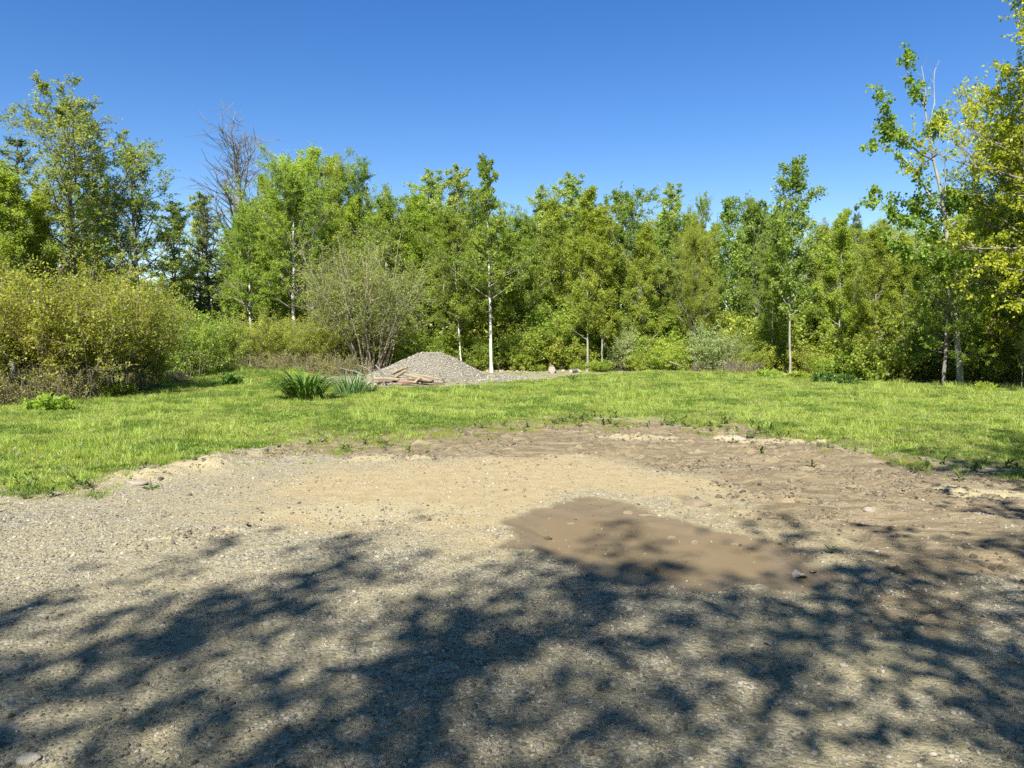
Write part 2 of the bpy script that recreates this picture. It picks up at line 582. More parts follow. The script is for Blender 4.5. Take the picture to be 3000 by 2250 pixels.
xs = axis([(-400, -60, 8), (-60, -22, 38), (-22, -12, 60), (-12, -6.5, 80), (-6.5, 6.5, 330), (6.5, 12, 80), (12, 22, 60), (22, 60, 38), (60, 400, 8)])
ys = axis([(-60, -3, 20), (-3, 2.3, 24), (2.3, 8, 210), (8, 13, 120), (13, 18, 70), (18, 34, 100), (34, 60, 26), (60, 500, 12)])
GX, GY = np.meshgrid(xs, ys)
gx, gy = GX.ravel(), GY.ravel()
Z = zones(gx, gy)
gz = height(gx, gy, Z)
nx, ny = len(xs), len(ys)
ii = (np.arange(ny - 1)[:, None] * nx + np.arange(nx - 1)[None, :]).ravel()
quads = np.stack([ii, ii + 1, ii + nx + 1, ii + nx], 1)


def ground_mat():
    m, nt, N, L, out = mat_new("ground")
    tc = N.new("ShaderNodeTexCoord")
    P = tc.outputs['Object']
    n_big = noise_tex(nt, .9, 4, .6, P)
    n_mid = noise_tex(nt, 6, 5, .62, P)
    n_fine = noise_tex(nt, 60, 4, .7, P)
    mp = N.new("ShaderNodeMapping")
    mp.inputs['Rotation'].default_value = (0, 0, -math.atan2(_rd[1], _rd[0]))
    mp.inputs['Scale'].default_value = (1.6, 9.0, 1)
    L.new(P, mp.inputs[0])
    n_rut = noise_tex(nt, 1.0, 6, .65, mp.outputs[0])
    # small stones: two sizes of cells
    def cells(scale):
        v = N.new("ShaderNodeTexVoronoi")
        v.inputs['Scale'].default_value = scale
        L.new(P, v.inputs['Vector'])
        bw = N.new("ShaderNodeSeparateColor")
        L.new(v.outputs['Color'], bw.inputs[0])
        return bw.outputs[0], v.outputs['Distance']
    c1, d1 = cells(52)
    c2, d2 = cells(26)
    stones = ramp(nt, c1, [(0.0, (0.055, 0.052, 0.042)), (0.35, (0.16, 0.147, 0.112)), (.7, (0.28, 0.259, 0.198)), (1.0, (0.43, 0.40, 0.315))])
    stones2 = ramp(nt, c2, [(0.0, (0.084, 0.075, 0.050)), (.5, (0.209, 0.184, 0.114)), (1.0, (0.372, 0.331, 0.208))])
    st = mixc(nt, ramp(nt, n_mid, [(0.42, 0.0), (0.58, 1.0)]), stones, stones2)
    fines = mixc(nt, n_fine, (0.219, 0.181, 0.098), (0.335, 0.285, 0.160))
    gravel = mixc(nt, ramp(nt, n_big, [(0.35, .25), (0.65, .8)]), st, fines)
    sand = mixc(nt, n_fine, (0.265, 0.206, 0.106), (0.395, 0.320, 0.178))
    sand = mixc(nt, ramp(nt, n_mid, [(.4, 0.), (.75, .5)]), sand, (0.202, 0.150, 0.067))
    mud = mixc(nt, n_fine, (0.088, 0.066, 0.036), (0.20, 0.155, 0.088))
    mud = mixc(nt, ramp(nt, n_rut, [(.42, 0.), (.66, .85)]), mud, (0.30, 0.240, 0.140))
    wet = mixc(nt, n_mid, (0.122, 0.090, 0.049), (0.178, 0.135, 0.077))
    pale = mixc(nt, n_fine, (0.272, 0.224, 0.122), (0.391, 0.332, 0.189))
    thatch = mixc(nt, n_fine, (0.060, 0.076, 0.010), (0.130, 0.141, 0.023))
    thatch = mixc(nt, ramp(nt, n_mid, [(.5, 0.), (.75, .5)]), thatch, (0.160, 0.124, 0.044))
    litter = mixc(nt, n_fine, (0.033, 0.026, 0.011), (0.113, 0.085, 0.036))
    moss = mixc(nt, n_fine, (0.094, 0.096, 0.016), (0.178, 0.163, 0.039))
    n_brk = mathn(nt, 'ADD', mathn(nt, 'MULTIPLY', noise_tex(nt, 14, 6, .72, P), .6), mathn(nt, 'MULTIPLY', n_rut, .4))

    def zone(nm, amt=1.3, gain=2.4):
        v = mathn(nt, 'MULTIPLY', mathn(nt, 'SUBTRACT', n_brk, .5), amt)
        v = mathn(nt, 'ADD', attr(nt, nm), v)
        v = mathn(nt, 'MULTIPLY_ADD', v, gain)
        v.node.inputs[2].default_value = .5 - .5 * gain
        v.node.use_clamp = True
        return v
    col = gravel
    col = mixc(nt, zone("z_sand", 1.8), col, sand)
    col = mixc(nt, zone("z_mud", 1.8), col, mud)
    col = mixc(nt, zone("z_pale", 1.8), col, pale)
    col = mixc(nt, zone("z_moss", 1.8), col, moss)
    col = mixc(nt, zone("z_lawn", 1.4), col, thatch)
    padc = mixc(nt, .5, st, (0.248, 0.213, 0.117))
    col = mixc(nt, attr(nt, "z_pad"), col, padc)
    wood = mathn(nt, 'MULTIPLY', attr(nt, "z_wood"), mathn(nt, 'SUBTRACT', 1.0, attr(nt, "z_pad")))
    col = mixc(nt, wood, col, litter)
    col = mixc(nt, zone("z_wet", .8, 1.8), col, wet)
    p = N.new("ShaderNodeBsdfPrincipled")
    L.new(col, p.inputs['Base Color'])
    rg = mathn(nt, 'MULTIPLY_ADD', attr(nt, "z_wet"), -0.42)
    rg.node.inputs[2].default_value = .93
    L.new(rg, p.inputs['Roughness'])
    p.inputs['Specular IOR Level'].default_value = 0.25
    # fine relief: stones proud of the fines
    hs = mathn(nt, 'MULTIPLY', d1, -0.6)
    hs = mathn(nt, 'ADD', hs, mathn(nt, 'MULTIPLY', n_fine, 0.8))
    hs = mathn(nt, 'ADD', hs, mathn(nt, 'MULTIPLY', n_mid, 1.2))
    dry = mathn(nt, 'MULTIPLY_ADD', attr(nt, "z_wet"), -0.85)
    dry.node.inputs[2].default_value = 1.0
    b = N.new("ShaderNodeBump")
    b.inputs['Distance'].default_value = 0.02
    L.new(mathn(nt, 'MULTIPLY', dry, 0.75), b.inputs['Strength'])
    L.new(hs, b.inputs['Height'])
    L.new(b.outputs[0], p.inputs['Normal'])
    L.new(p.outputs[0], out.inputs[0])
    return m


ground = link("ground", mesh_raw("ground", np.stack([gx, gy, gz], 1), [quads], ground_mat(), smooth=True,
              attrs={"z_" + k: Z[k] for k in ("lawn", "wood", "pad", "wet", "sand", "mud", "pale", "moss")}))
kind(ground, "structure")


def hz(x, y):
    x, y = np.atleast_1d(np.asarray(x, float)), np.atleast_1d(np.asarray(y, float))
    return height(x, y)


def gp(px, py, dz=0.0):
    """point on the terrain seen at a photo pixel"""
    x, y = G(px, py)
    h = float(hz(x, y)[0])
    x, y = G(px, py, h)
    return Vector((x, y, float(hz(x, y)[0]) + dz))


# muddy water lying in the lowest part of the basin
pm = poly_sd(gx, gy, PUD)
wq = quads[(Z['pud'][quads] > -.05).all(1)]
used = np.unique(wq)
remap = -np.ones(len(gx), int)
remap[used] = np.arange(len(used))


def water_mat():
    m, nt, N, L, out = mat_new("muddy_water")
    tc = N.new("ShaderNodeTexCoord")
    n1 = noise_tex(nt, 1.6, 3, .5, tc.outputs['Object'])
    n2 = noise_tex(nt, 90, 2, .6, tc.outputs['Object'])
    col = mixc(nt, n1, (0.135, 0.099, 0.054), (0.185, 0.141, 0.079))
    p = N.new("ShaderNodeBsdfPrincipled")
    L.new(col, p.inputs['Base Color'])
    p.inputs['Roughness'].default_value = 0.55
    p.inputs['Specular IOR Level'].default_value = 0.06
    b = N.new("ShaderNodeBump")
    b.inputs['Strength'].default_value = .12
    b.inputs['Distance'].default_value = .01
    L.new(n2, b.inputs['Height'])
    L.new(b.outputs[0], p.inputs['Normal'])
    L.new(p.outputs[0], out.inputs[0])
    return m


wlev = -0.040
puddle = link("puddle_water", mesh_raw("puddle_water", np.stack([gx[used], gy[used], np.full(len(used), wlev)], 1), [remap[wq]], water_mat(), smooth=True))
kind(puddle, "structure")


# ------------------------------------------------------------------ point scatter with geometry nodes (stuff only)
def scatter(name, pts, rotz, scl, idx, sources, tilt=None):
    """one object: points carrying copies of a few small source meshes"""
    me = bpy.data.meshes.new(name)
    n = len(pts)
    me.vertices.add(n)
    me.vertices.foreach_set("co", np.asarray(pts, np.float32).ravel())
    rot = np.zeros((n, 3), np.float32)
    rot[:, 2] = rotz
    if tilt is not None:
        rot[:, :2] = tilt
    a = me.attributes.new("rot", 'FLOAT_VECTOR', 'POINT')
    a.data.foreach_set("vector", rot.ravel())
    s = np.asarray(scl, np.float32)
    if s.ndim == 1:
        s = np.repeat(s[:, None], 3, 1)
    a = me.attributes.new("scl", 'FLOAT_VECTOR', 'POINT')
    a.data.foreach_set("vector", s.ravel())
    a = me.attributes.new("idx", 'INT', 'POINT')
    a.data.foreach_set("value", np.asarray(idx, np.int32))
    o = link(name, me)
    ng = bpy.data.node_groups.new(name, 'GeometryNodeTree')
    ng.interface.new_socket("Geometry", in_out='INPUT', socket_type='NodeSocketGeometry')
    ng.interface.new_socket("Geometry", in_out='OUTPUT', socket_type='NodeSocketGeometry')
    N, L = ng.nodes, ng.links
    gi, go = N.new("NodeGroupInput"), N.new("NodeGroupOutput")
    allj = N.new("GeometryNodeJoinGeometry")

    def na(nm, typ):
        q = N.new("GeometryNodeInputNamedAttribute")
        q.data_type = typ
        q.inputs['Name'].default_value = nm
        return q.outputs['Attribute']
    e2r = N.new("FunctionNodeEulerToRotation")
    L.new(na("rot", 'FLOAT_VECTOR'), e2r.inputs[0])
    aidx, ascl = na("idx", 'INT'), na("scl", 'FLOAT_VECTOR')
    for k, src in enumerate(sources):
        src = src if isinstance(src, (list, tuple)) else [src]
        join = N.new("GeometryNodeJoinGeometry")
        for ob in src:
            oi = N.new("GeometryNodeObjectInfo")
            oi.inputs['Object'].default_value = ob
            oi.transform_space = 'ORIGINAL'
            L.new(oi.outputs['Geometry'], join.inputs[0])
        cmp_ = N.new("FunctionNodeCompare")
        cmp_.data_type = 'INT'
        cmp_.operation = 'EQUAL'
        L.new(aidx, cmp_.inputs[2])
        cmp_.inputs[3].default_value = k
        iop = N.new("GeometryNodeInstanceOnPoints")
        L.new(gi.outputs[0], iop.inputs['Points'])
        L.new(cmp_.outputs[0], iop.inputs['Selection'])
        L.new(join.outputs[0], iop.inputs['Instance'])
        L.new(e2r.outputs[0], iop.inputs['Rotation'])
        L.new(ascl, iop.inputs['Scale'])
        L.new(iop.outputs[0], allj.inputs[0])
    L.new(allj.outputs[0], go.inputs[0])
    md = o.modifiers.new("scatter", 'NODES')
    md.node_group = ng
    return kind(o, "stuff")


def src_obj(name, me):
    """mesh source for a scatter, not placed in the scene"""
    return bpy.data.objects.new(name, me)


# ------------------------------------------------------------------ grass
def blade_tuft(seed, n, h, w, spread, lean, mat, curl=.5):
    r = np.random.RandomState(seed)
    V, T, lv = [], [], []
    k = 0
    for i in range(n):
        a, d = r.rand() * 2 * PI, spread * math.sqrt(r.rand())
        p = np.array([math.cos(a) * d, math.sin(a) * d, -.01])
        hh = h * r.uniform(.55, 1.15)
        la = r.rand() * 2 * PI
        ld = np.array([math.cos(la), math.sin(la), 0]) * lean * hh * r.uniform(.3, 1.2)
        fa = r.rand() * PI
        sd = np.array([math.cos(fa), math.sin(fa), 0]) * w * r.uniform(.7, 1.3) * .5
        mid = p + np.array([0, 0, hh * .6]) + ld * .35
        tip = p + np.array([0, 0, hh * (1 - .25 * curl)]) + ld
        V += [p - sd, p + sd, mid - sd * .8, mid + sd * .8, tip]
        T += [(k, k + 1, k + 3), (k, k + 3, k + 2), (k + 2, k + 3, k + 4)]
        v = np.clip(r.normal(.45, .22), 0, 1)
        lv += [v * .55, v * .55, v * .8, v * .8, min(1, v + .1)]
        k += 5
    return mesh_raw("grass_tuft", V, [np.array(T)], mat, attrs={"lv": lv})


tufts = [src_obj("grass_tuft", blade_tuft(s, 15, .07, .0065, .07, .75, M['grass'])) for s in range(4)]
tufts += [src_obj("grass_tuft_tall", blade_tuft(20 + s, 22, .17, .006, .09, .7, M['grass'])) for s in range(2)]
tufts += [src_obj("grass_tuft_dry", blade_tuft(30 + s, 14, .07, .004, .08, 1.1, M['grass_dry'])) for s in range(2)]


tufts += [src_obj("grass_tuft_deep", blade_tuft(40 + s, 16, .075, .0075, .07, .8, M['grass_dk'])) for s in range(2)]


def sample_region(rng, n, x0, x1, y0, y1):
    return rng.uniform(x0, x1, n), rng.uniform(y0, y1, n)


rng = np.random.RandomState(4)
PX, PY, PI_, PS = [], [], [], []
for (x0, x1, y0, y1, dens) in ((-9, 9, 6.0, 11, 620), (-13, 14, 11, 16, 420), (-17, 18, 16, 22, 270), (-18, 20, 22, 30.5, 170)):
    n = int((x1 - x0) * (y1 - y0) * dens)
    x, y = sample_region(rng, n, x0, x1, y0, y1)
    keep = np.abs(x) < .76 * y + 1.2
    x, y = x[keep], y[keep]
    z = zones(x, y)
    pat = fbm(x * 1.1, y * 1.1, 60)
    den = sstep(-.5, .6, z['lawn_d']) * (1 - z['pad']) * (1 - z['wood']) * (1 - .85 * z['pale'])
    # bare and thin spots close to the yard
    edge = sstep(0, 3.2, z['lawn_d'])
    thin = sstep(.40, .60, fbm(x * 2.3, y * 2.3, 23))
    den = den * (edge + (1 - edge) * (.12 + .88 * thin * sstep(.34, .52, pat)))
    den = den * (.45 + .55 * sstep(.36, .5, fbm(x * 3.3, y * 3.3, 67)))
    den = den + .09 * sstep(-1.7, .2, z['lawn_d']) * sstep(.42, .6, fbm(x * 2.6, y * 2.6, 69)) * (1 - z['wet']) + .5 * z['moss'] * sstep(.5, .7, fbm(x * 3, y * 3, 61)) * (1 - z['lawn'])
    k = rng.rand(len(x)) < den
    x, y, pat, edge = x[k], y[k], pat[k], edge[k]
    u = rng.rand(len(x))
    idx = rng.randint(0, 4, len(x))
    tall = (u < .035 + .22 * sstep(.6, .8, fbm(x * .7, y * .7, 62)))
    idx[tall & (rng.rand(len(x)) < .7)] = 4
    dry = (rng.rand(len(x)) < .10 + .22 * sstep(.55, .75, fbm(x * .8, y * .8, 63)))
    idx[dry] = 6 + rng.randint(0, 2, dry.sum())
    dk = (rng.rand(len(x)) < .75 * sstep(.52, .62, fbm(x * 1.7 + 9, y * 1.7, 68)))
    idx[dk] = 8 + rng.randint(0, 2, dk.sum())
    s = (.62 + .55 * rng.rand(len(x))) * (.62 + .38 * edge) * (.5 + 1.0 * pat)
    s = s * np.where(y > 22, 1.2, np.where(y > 16, 1.1, 1.0))
    PX.append(x); PY.append(y); PI_.append(idx); PS.append(s)
# long rank grass under the edge of the thickets
n = 26000
x, y = sample_region(rng, n, -18, 20, 13, 31)
dw = y - line_y(x, WOOD)
k = (np.abs(dw + .25) < .55 + .5 * (fbm(x * .8, y * .8, 65) - .5)) & (poly_sd(x, y, PAD) < -.1)
k &= (rng.rand(n) < np.where(x < -5, 1.0, .55))
PX.append(x[k]); PY.append(y[k])
PI_.append(4 + rng.randint(0, 2, k.sum())); PS.append(np.where(x[k] < -5, 1.25, .95) * rng.uniform(.6, 1.5, k.sum()))
PX, PY, PI_, PS = map(np.concatenate, (PX, PY, PI_, PS))
PZ = hz(PX, PY)
grass = scatter("grass", np.stack([PX, PY, PZ], 1), rng.rand(len(PX)) * 2 * PI, PS, PI_, tufts)
kind(grass, "stuff", "short green lawn grass with dry tips around the bare yard", "grass")
print("grass tufts", len(PX))

# ------------------------------------------------------------------ loose gravel
def rock_mesh(name, seed, mat, sub=1, rough=.28, flat=.6, lv=None):
    import bmesh
    bm = bmesh.new()
    bmesh.ops.create_icosphere(bm, subdivisions=sub, radius=1.0)
    V = np.array([v.co[:] for v in bm.verts])
    Fc = np.array([[v.index for v in f.verts] for f in bm.faces])
    bm.free()
    r = np.random.RandomState(seed)
    # chop with a few planes for broken faces
    for _ in range(7):
        nrm = norm(r.normal(size=3))
        dd = r.uniform(.55, .9)
        s = V @ nrm
        V = V - np.where(s > dd, s - dd, 0)[:, None] * nrm
    V *= (1 + rough * (r.rand(len(V), 1) - .5))
    V[:, 2] *= flat
    V[:, 0] *= r.uniform(.8, 1.3)
    return mesh_raw(name, V, [Fc], mat, attrs={"lv": np.full(len(V), r.rand() if lv is None else lv)})


peb = [src_obj("pebble", rock_mesh("pebble", 100 + s, M['stone'], 1, .3, .6, lv=v)) for s, v in enumerate((0., .15, .3, .45, .6, .8, 1.))]
X, Y, S = [], [], []
for (x0, x1, y0, y1, dens) in ((-3.4, 3.4, 2.4, 4.2, 3000), (-5, 5, 4.2, 6.4, 2000), (-7, 6, 6.4, 9.5, 1000)):
    n = int((x1 - x0) * (y1 - y0) * dens)
    x, y = sample_region(rng, n, x0, x1, y0, y1)
    z = zones(x, y)
    den = (1 - z['wet']) * (1 - .85 * z['lawn']) * (1 - .6 * z['sand']) * (1 - .75 * z['mud']) * (.35 + 1.2 * sstep(.35, .65, fbm(x * .9, y * .9, 70)))
    # a strip of washed-out stones along the near shore of the puddle
    den = den + .9 * np.exp(-((z['pud'] + .15) / .16) ** 2) * (y < 6.0)
    den = den + .012 * z['wet']
    k = rng.rand(n) < den
    X.append(x[k]); Y.append(y[k])
    S.append(np.clip(rng.lognormal(-5.2, .45, k.sum()), .002, .02))
X, Y, S = map(np.concatenate, (X, Y, S))
ZZ = np.maximum(hz(X, Y), np.where(poly_sd(X, Y, PUD) > 0, wlev, -1)) + S * .15
gravel = scatter("gravel", np.stack([X, Y, ZZ], 1), rng.rand(len(X)) * 2 * PI, S, rng.randint(0, 7, len(X)), peb, tilt=rng.uniform(-.5, .5, (len(X), 2)))
kind(gravel, "stuff", "loose grey and tan gravel strewn over the yard", "gravel")
print("pebbles", len(X))

# crumbled dry mud along the ruts, on the ridge of spoil and in the crumbly strip at left
clods = [src_obj("mud_crumb", rock_mesh("mud_crumb", 140 + s, M['clod_rnd'], 1, .45, .7, lv=v)) for s, v in enumerate((0., .2, .35, .5, .7))]
n = 110000
x, y = sample_region(rng, n, -7, 8, 4.0, 12.5)
z = zones(x, y)
cn = fbm(x * 1.5, y * 1.5, 71) * .6 + .4 * fbm(x * 6, y * 6, 72)
den = (z['mud'] * (1 - z['lawn']) * sstep(.46, .66, cn) + 1.1 * z['crumb'] * sstep(.38, .55, cn) + .35 * z['pale'] * sstep(.45, .6, cn)
       + .12 * z['sand'] * sstep(.5, .65, cn) + .10 * sstep(-1.5, 0, z['lawn_d']) * sstep(.48, .6, cn)) * (1 - z['wet'])
den = den + .35 * np.exp(-((z['pud'] + .02) / .07) ** 2) * sstep(.5, .6, cn) + .035 * z['wet'] * sstep(.45, .6, cn)
k = rng.rand(n) < den
x, y = x[k], y[k]
cs = np.clip(rng.lognormal(-4.7, .5, len(x)), .003, .04)
mc = scatter("mud_crumbs", np.stack([x, y, np.maximum(hz(x, y), np.where(zones(x, y)['pud'] > 0, wlev, -1)) + cs * .1], 1), rng.rand(len(x)) * 2 * PI, cs, rng.randint(0, 5, len(x)), clods, tilt=rng.uniform(-.5, .5, (len(x), 2)))
kind(mc, "stuff", "crumbled dry mud strewn along the wheel ruts", "mud")
print("crumbs", len(x))


# ------------------------------------------------------------------ trees
def unit(v):
    v = np.asarray(v, float)
    return v / (np.linalg.norm(v) + 1e-9)


def leaf_cloud(r, P0, P1, n, L, W, spread, mat, upb=.5, name="crown", hang=0.2, tvar=None, fold=.25):
    """n kite-shaped leaves set along the twigs P0-P1"""
    m = len(P0)
    ti = r.randint(0, m, n)
    t = r.rand(n) ** .7
    pos = P0[ti] * (1 - t)[:, None] + P1[ti] * t[:, None]
    pos = pos + r.normal(size=(n, 3)) * spread
    tw = norm(P1 - P0)[ti]
    d = norm(tw * .5 + r.normal(size=(n, 3)) * .8 + np.array([0, 0, -hang]))
    nr = norm(r.normal(size=(n, 3)) + np.array([0, 0, upb]))
    sd = norm(np.cross(d, nr))
    up = np.cross(sd, d)
    l = (L * r.uniform(.65, 1.25, n))[:, None]
    w = l * (W / L) * .5
    b = pos
    mid = pos + d * l * .45
    e1 = mid + sd * w + up * w * fold
    e2 = mid - sd * w + up * w * fold
    tip = pos + d * l
    V = np.stack([b, e1, tip, e2], 1).reshape(-1, 3)
    k = np.arange(n)[:, None] * 4
    T = np.concatenate([k + np.array([[0, 1, 2]]), k + np.array([[0, 2, 3]])], 0)
    tr = (tvar if tvar is not None else r.rand(m))[ti]
    lv = np.clip(.5 * tr + .5 * r.rand(n) + r.normal(size=n) * .08, 0, 1)
    return mesh_raw(name, V, [T], mat, attrs={"lv": np.repeat(lv, 4)})


def curve_path(r, p, d, L, n, up, wob):
    pts = [np.array(p, float)]
    d = unit(d)
    for i in range(n):
        d = unit(d + np.array([0, 0, up / n]) + r.normal(size=3) * wob)
        pts.append(pts[-1] + d * (L / n))
    return np.array(pts), d


class Tree:
    pass


def build_tree(seed, H, r0, cb=.25, n1=34, L1=2.2, shape=None, a0=75, a1=25, n2=7, n3=6, l2=.42, l3=.45, leaves=12000, leafL=.09, leafW=.065,
               spread=.035, up1=.35, wob=.10, bark='bark', leaf='lf_birch', lean=(0, 0), upb=.5, hang=.2, bend=.012, bare=False, trunk_path=None,
               side=None, twig_r=.0035, top_keep=1.0):
    r = np.random.RandomState(seed)
    tk, br = Tubes(), Tubes()
    m = 16
    if trunk_path is not None:
        tp = np.array(trunk_path, float)
        tt = np.linspace(0, 1, m + 1)
        seg = np.concatenate([[0], np.cumsum(np.linalg.norm(np.diff(tp, axis=0), axis=1))])
        seg /= seg[-1]
        pts = np.stack([np.interp(tt, seg, tp[:, k]) for k in range(3)], 1)
        pts[1:-1] += r.normal(size=(m - 1, 3)) * bend * np.array([1, 1, .2])
    else:
        t = np.linspace(0, 1, m + 1)
        wander = np.cumsum(r.normal(size=(m + 1, 2)) * bend * H / 8, axis=0)
        wander -= wander[0]
        pts = np.stack([lean[0] * t * H + wander[:, 0], lean[1] * t * H + wander[:, 1], t * H], 1)
    tt = np.linspace(0, 1, m + 1)
    rr = r0 * (1 - tt) ** .85 + .006
    rr[0] *= 1.35
    tk.path(np.vstack([pts[0] - [0, 0, .15], pts]), np.concatenate([[rr[0] * 1.15], rr]), 9)
    shape = shape or (lambda u: math.sin(PI * min(1, .18 + .82 * u)) ** .6 * (1 - .35 * u))
    tw0, tw1 = [], []
    az = r.rand() * 2 * PI
    for i in range(n1):
        u = (i + r.rand()) / n1
        t = cb + (1 - cb) * u * .985
        p = np.array([np.interp(t, tt, pts[:, k]) for k in range(3)])
        rad_t = np.interp(t, tt, rr)
        az += 2.4 + r.normal() * .45
        if side is not None and r.rand() < side[1]:
            az = side[0] + r.normal() * .6
        an = rad(a0 + (a1 - a0) * u + r.normal() * 9)
        d = np.array([math.cos(az) * math.sin(an), math.sin(az) * math.sin(an), math.cos(an)])
        L = L1 * shape(u) * r.uniform(.45, 1.3)
        L = max(L, .15)
        path, dd = curve_path(r, p, d, L, 6, up1, wob)
        pr = min(rad_t * .62, .012 + .018 * L)
        br.path(path, np.linspace(pr, .006, 7), 5)
        k2 = max(2, int(n2 * (L / L1) ** .6 + r.rand()))
        for j in range(k2):
            s = .22 + .78 * (j + r.rand()) / k2
            q = np.array([np.interp(s * 6, np.arange(7), path[:, k]) for k in range(3)])
            di = unit(path[min(6, int(s * 6) + 1)] - path[int(s * 6 * .999)])
            d2 = unit(di * .75 + norm(r.normal(size=3)) * .85 + np.array([0, 0, .12]))
            L2 = max(.18, L * l2 * (1.15 - .55 * s) * r.uniform(.6, 1.3))
            pth2, _ = curve_path(r, q, d2, L2, 3, up1 * .6, wob)
            br.path(pth2, np.linspace(max(.0055, pr * .4), .004, 4), 3)
            k3 = max(2, int(n3 * r.uniform(.7, 1.3)))
            s3 = (np.arange(k3) + r.rand(k3)) / k3
            s3 = .2 + .8 * s3
            q3 = np.stack([np.interp(s3 * 3, np.arange(4), pth2[:, k]) for k in range(3)], 1)
            d3 = norm(unit(pth2[-1] - pth2[0]) * .8 + norm(r.normal(size=(k3, 3))) * .9 + np.array([0, 0, .1 - hang * .5]))
            L3 = np.clip(L2 * l3 * r.uniform(.5, 1.3, k3), .1, .7)
            tw0.append(q3)
            tw1.append(q3 + d3 * L3[:, None])
            tw0.append(pth2[-2:-1]); tw1.append(pth2[-1:] + (pth2[-1:] - pth2[-2:-1]) * .4)
    P0, P1 = np.concatenate(tw0), np.concatenate(tw1)
    br.segs(P0, P1, twig_r, twig_r * .6)
    T = Tree()
    T.H = H
    T.trunk = tk.mesh("trunk", M[bark])
    T.branches = br.mesh("branches", M['bark'] if bark == 'birch' else M[bark])
    T.crown = None
    if not bare:
        # tint follows larger clumps of the crown
        tv = fbm(P1[:, 0] * 1.1 + 50 + P1[:, 2] * .7, P1[:, 1] * 1.1 + 50 - P1[:, 2] * .9, seed % 50 + 3, 3)
        tv = np.clip((tv - .3) / .4, 0, 1)
        T.crown = leaf_cloud(r, P0, P1, leaves, leafL, leafW, spread, M[leaf], upb, "crown", hang, tv)
    return T


def build_shrub(seed, H, R, stems=40, bare_frac=.3, leaves=12000, leafL=.06, leafW=.03, bark='stem_grey', leaf='lf_willow', n2=7, n3=5, arch=.3, hv=.62,
                base_r=.5, stem_r=.014, spread=.05, upb=.4, l2=.35, low=False):
    r = np.random.RandomState(seed)
    st, br = Tubes(), Tubes()
    tw0, tw1 = [], []
    for i in range(stems):
        a, d0 = r.rand() * 2 * PI, math.sqrt(r.rand())
        p = np.array([math.cos(a) * d0 * base_r * R, math.sin(a) * d0 * base_r * R, -.05])
        out = R * (.25 + .75 * d0) * r.uniform(.5, 1.1) - base_r * R * d0
        a2 = a + r.normal() * .35
        hh = H * r.uniform(hv, 1.05) * (1 - .25 * d0 * d0)
        d = unit(np.array([math.cos(a2) * out, math.sin(a2) * out, hh]))
        L = math.hypot(out, hh)
        path, _ = curve_path(r, p, d, L, 8, arch * r.uniform(-1.2, .6), .085)
        rs = stem_r * r.uniform(.6, 1.3)
        st.path(path, np.linspace(rs, .005, 9), 5)
        k2 = int(n2 * r.uniform(.7, 1.3)) + 1
        for j in range(k2):
            s = bare_frac + (1 - bare_frac) * (j + r.rand()) / k2
            q = np.array([np.interp(s * 8, np.arange(9), path[:, k]) for k in range(3)])
            d2 = unit(unit(path[-1] - path[0]) * .6 + norm(r.normal(size=3)) * .8)
            L2 = H * l2 * r.uniform(.4, 1.1) * (1.1 - .5 * s)
            p2, _ = curve_path(r, q, d2, L2, 3, .2, .1)
            br.path(p2, np.linspace(.006, .0035, 4), 3)
            k3 = n3
            s3 = .15 + .85 * (np.arange(k3) + r.rand(k3)) / k3
            q3 = np.stack([np.interp(s3 * 3, np.arange(4), p2[:, k]) for k in range(3)], 1)
            d3 = norm(unit(p2[-1] - p2[0]) * .7 + norm(r.normal(size=(k3, 3))) * .9)
            tw0.append(q3)
            tw1.append(q3 + d3 * (L2 * .4 * r.uniform(.5, 1.2, k3))[:, None])
    P0, P1 = np.concatenate(tw0), np.concatenate(tw1)
    P1[:, 2] = np.maximum(P1[:, 2], .03)
    br.segs(P0, P1, .003, .002)
    T = Tree()
    T.H = H
    T.trunk = st.mesh("stems", M[bark])
    T.branches = br.mesh("branches", M[bark])
    T.crown = None
    if leaves:
        tv = np.clip((fbm(P1[:, 0] * 1.4 + 50 + P1[:, 2], P1[:, 1] * 1.4 + 50 - P1[:, 2], seed % 40 + 2, 3) - .3) / .4, 0, 1)
        T.crown = leaf_cloud(r, P0, P1, leaves, leafL, leafW, spread, M[leaf], upb, "foliage", .1, tv)
    return T


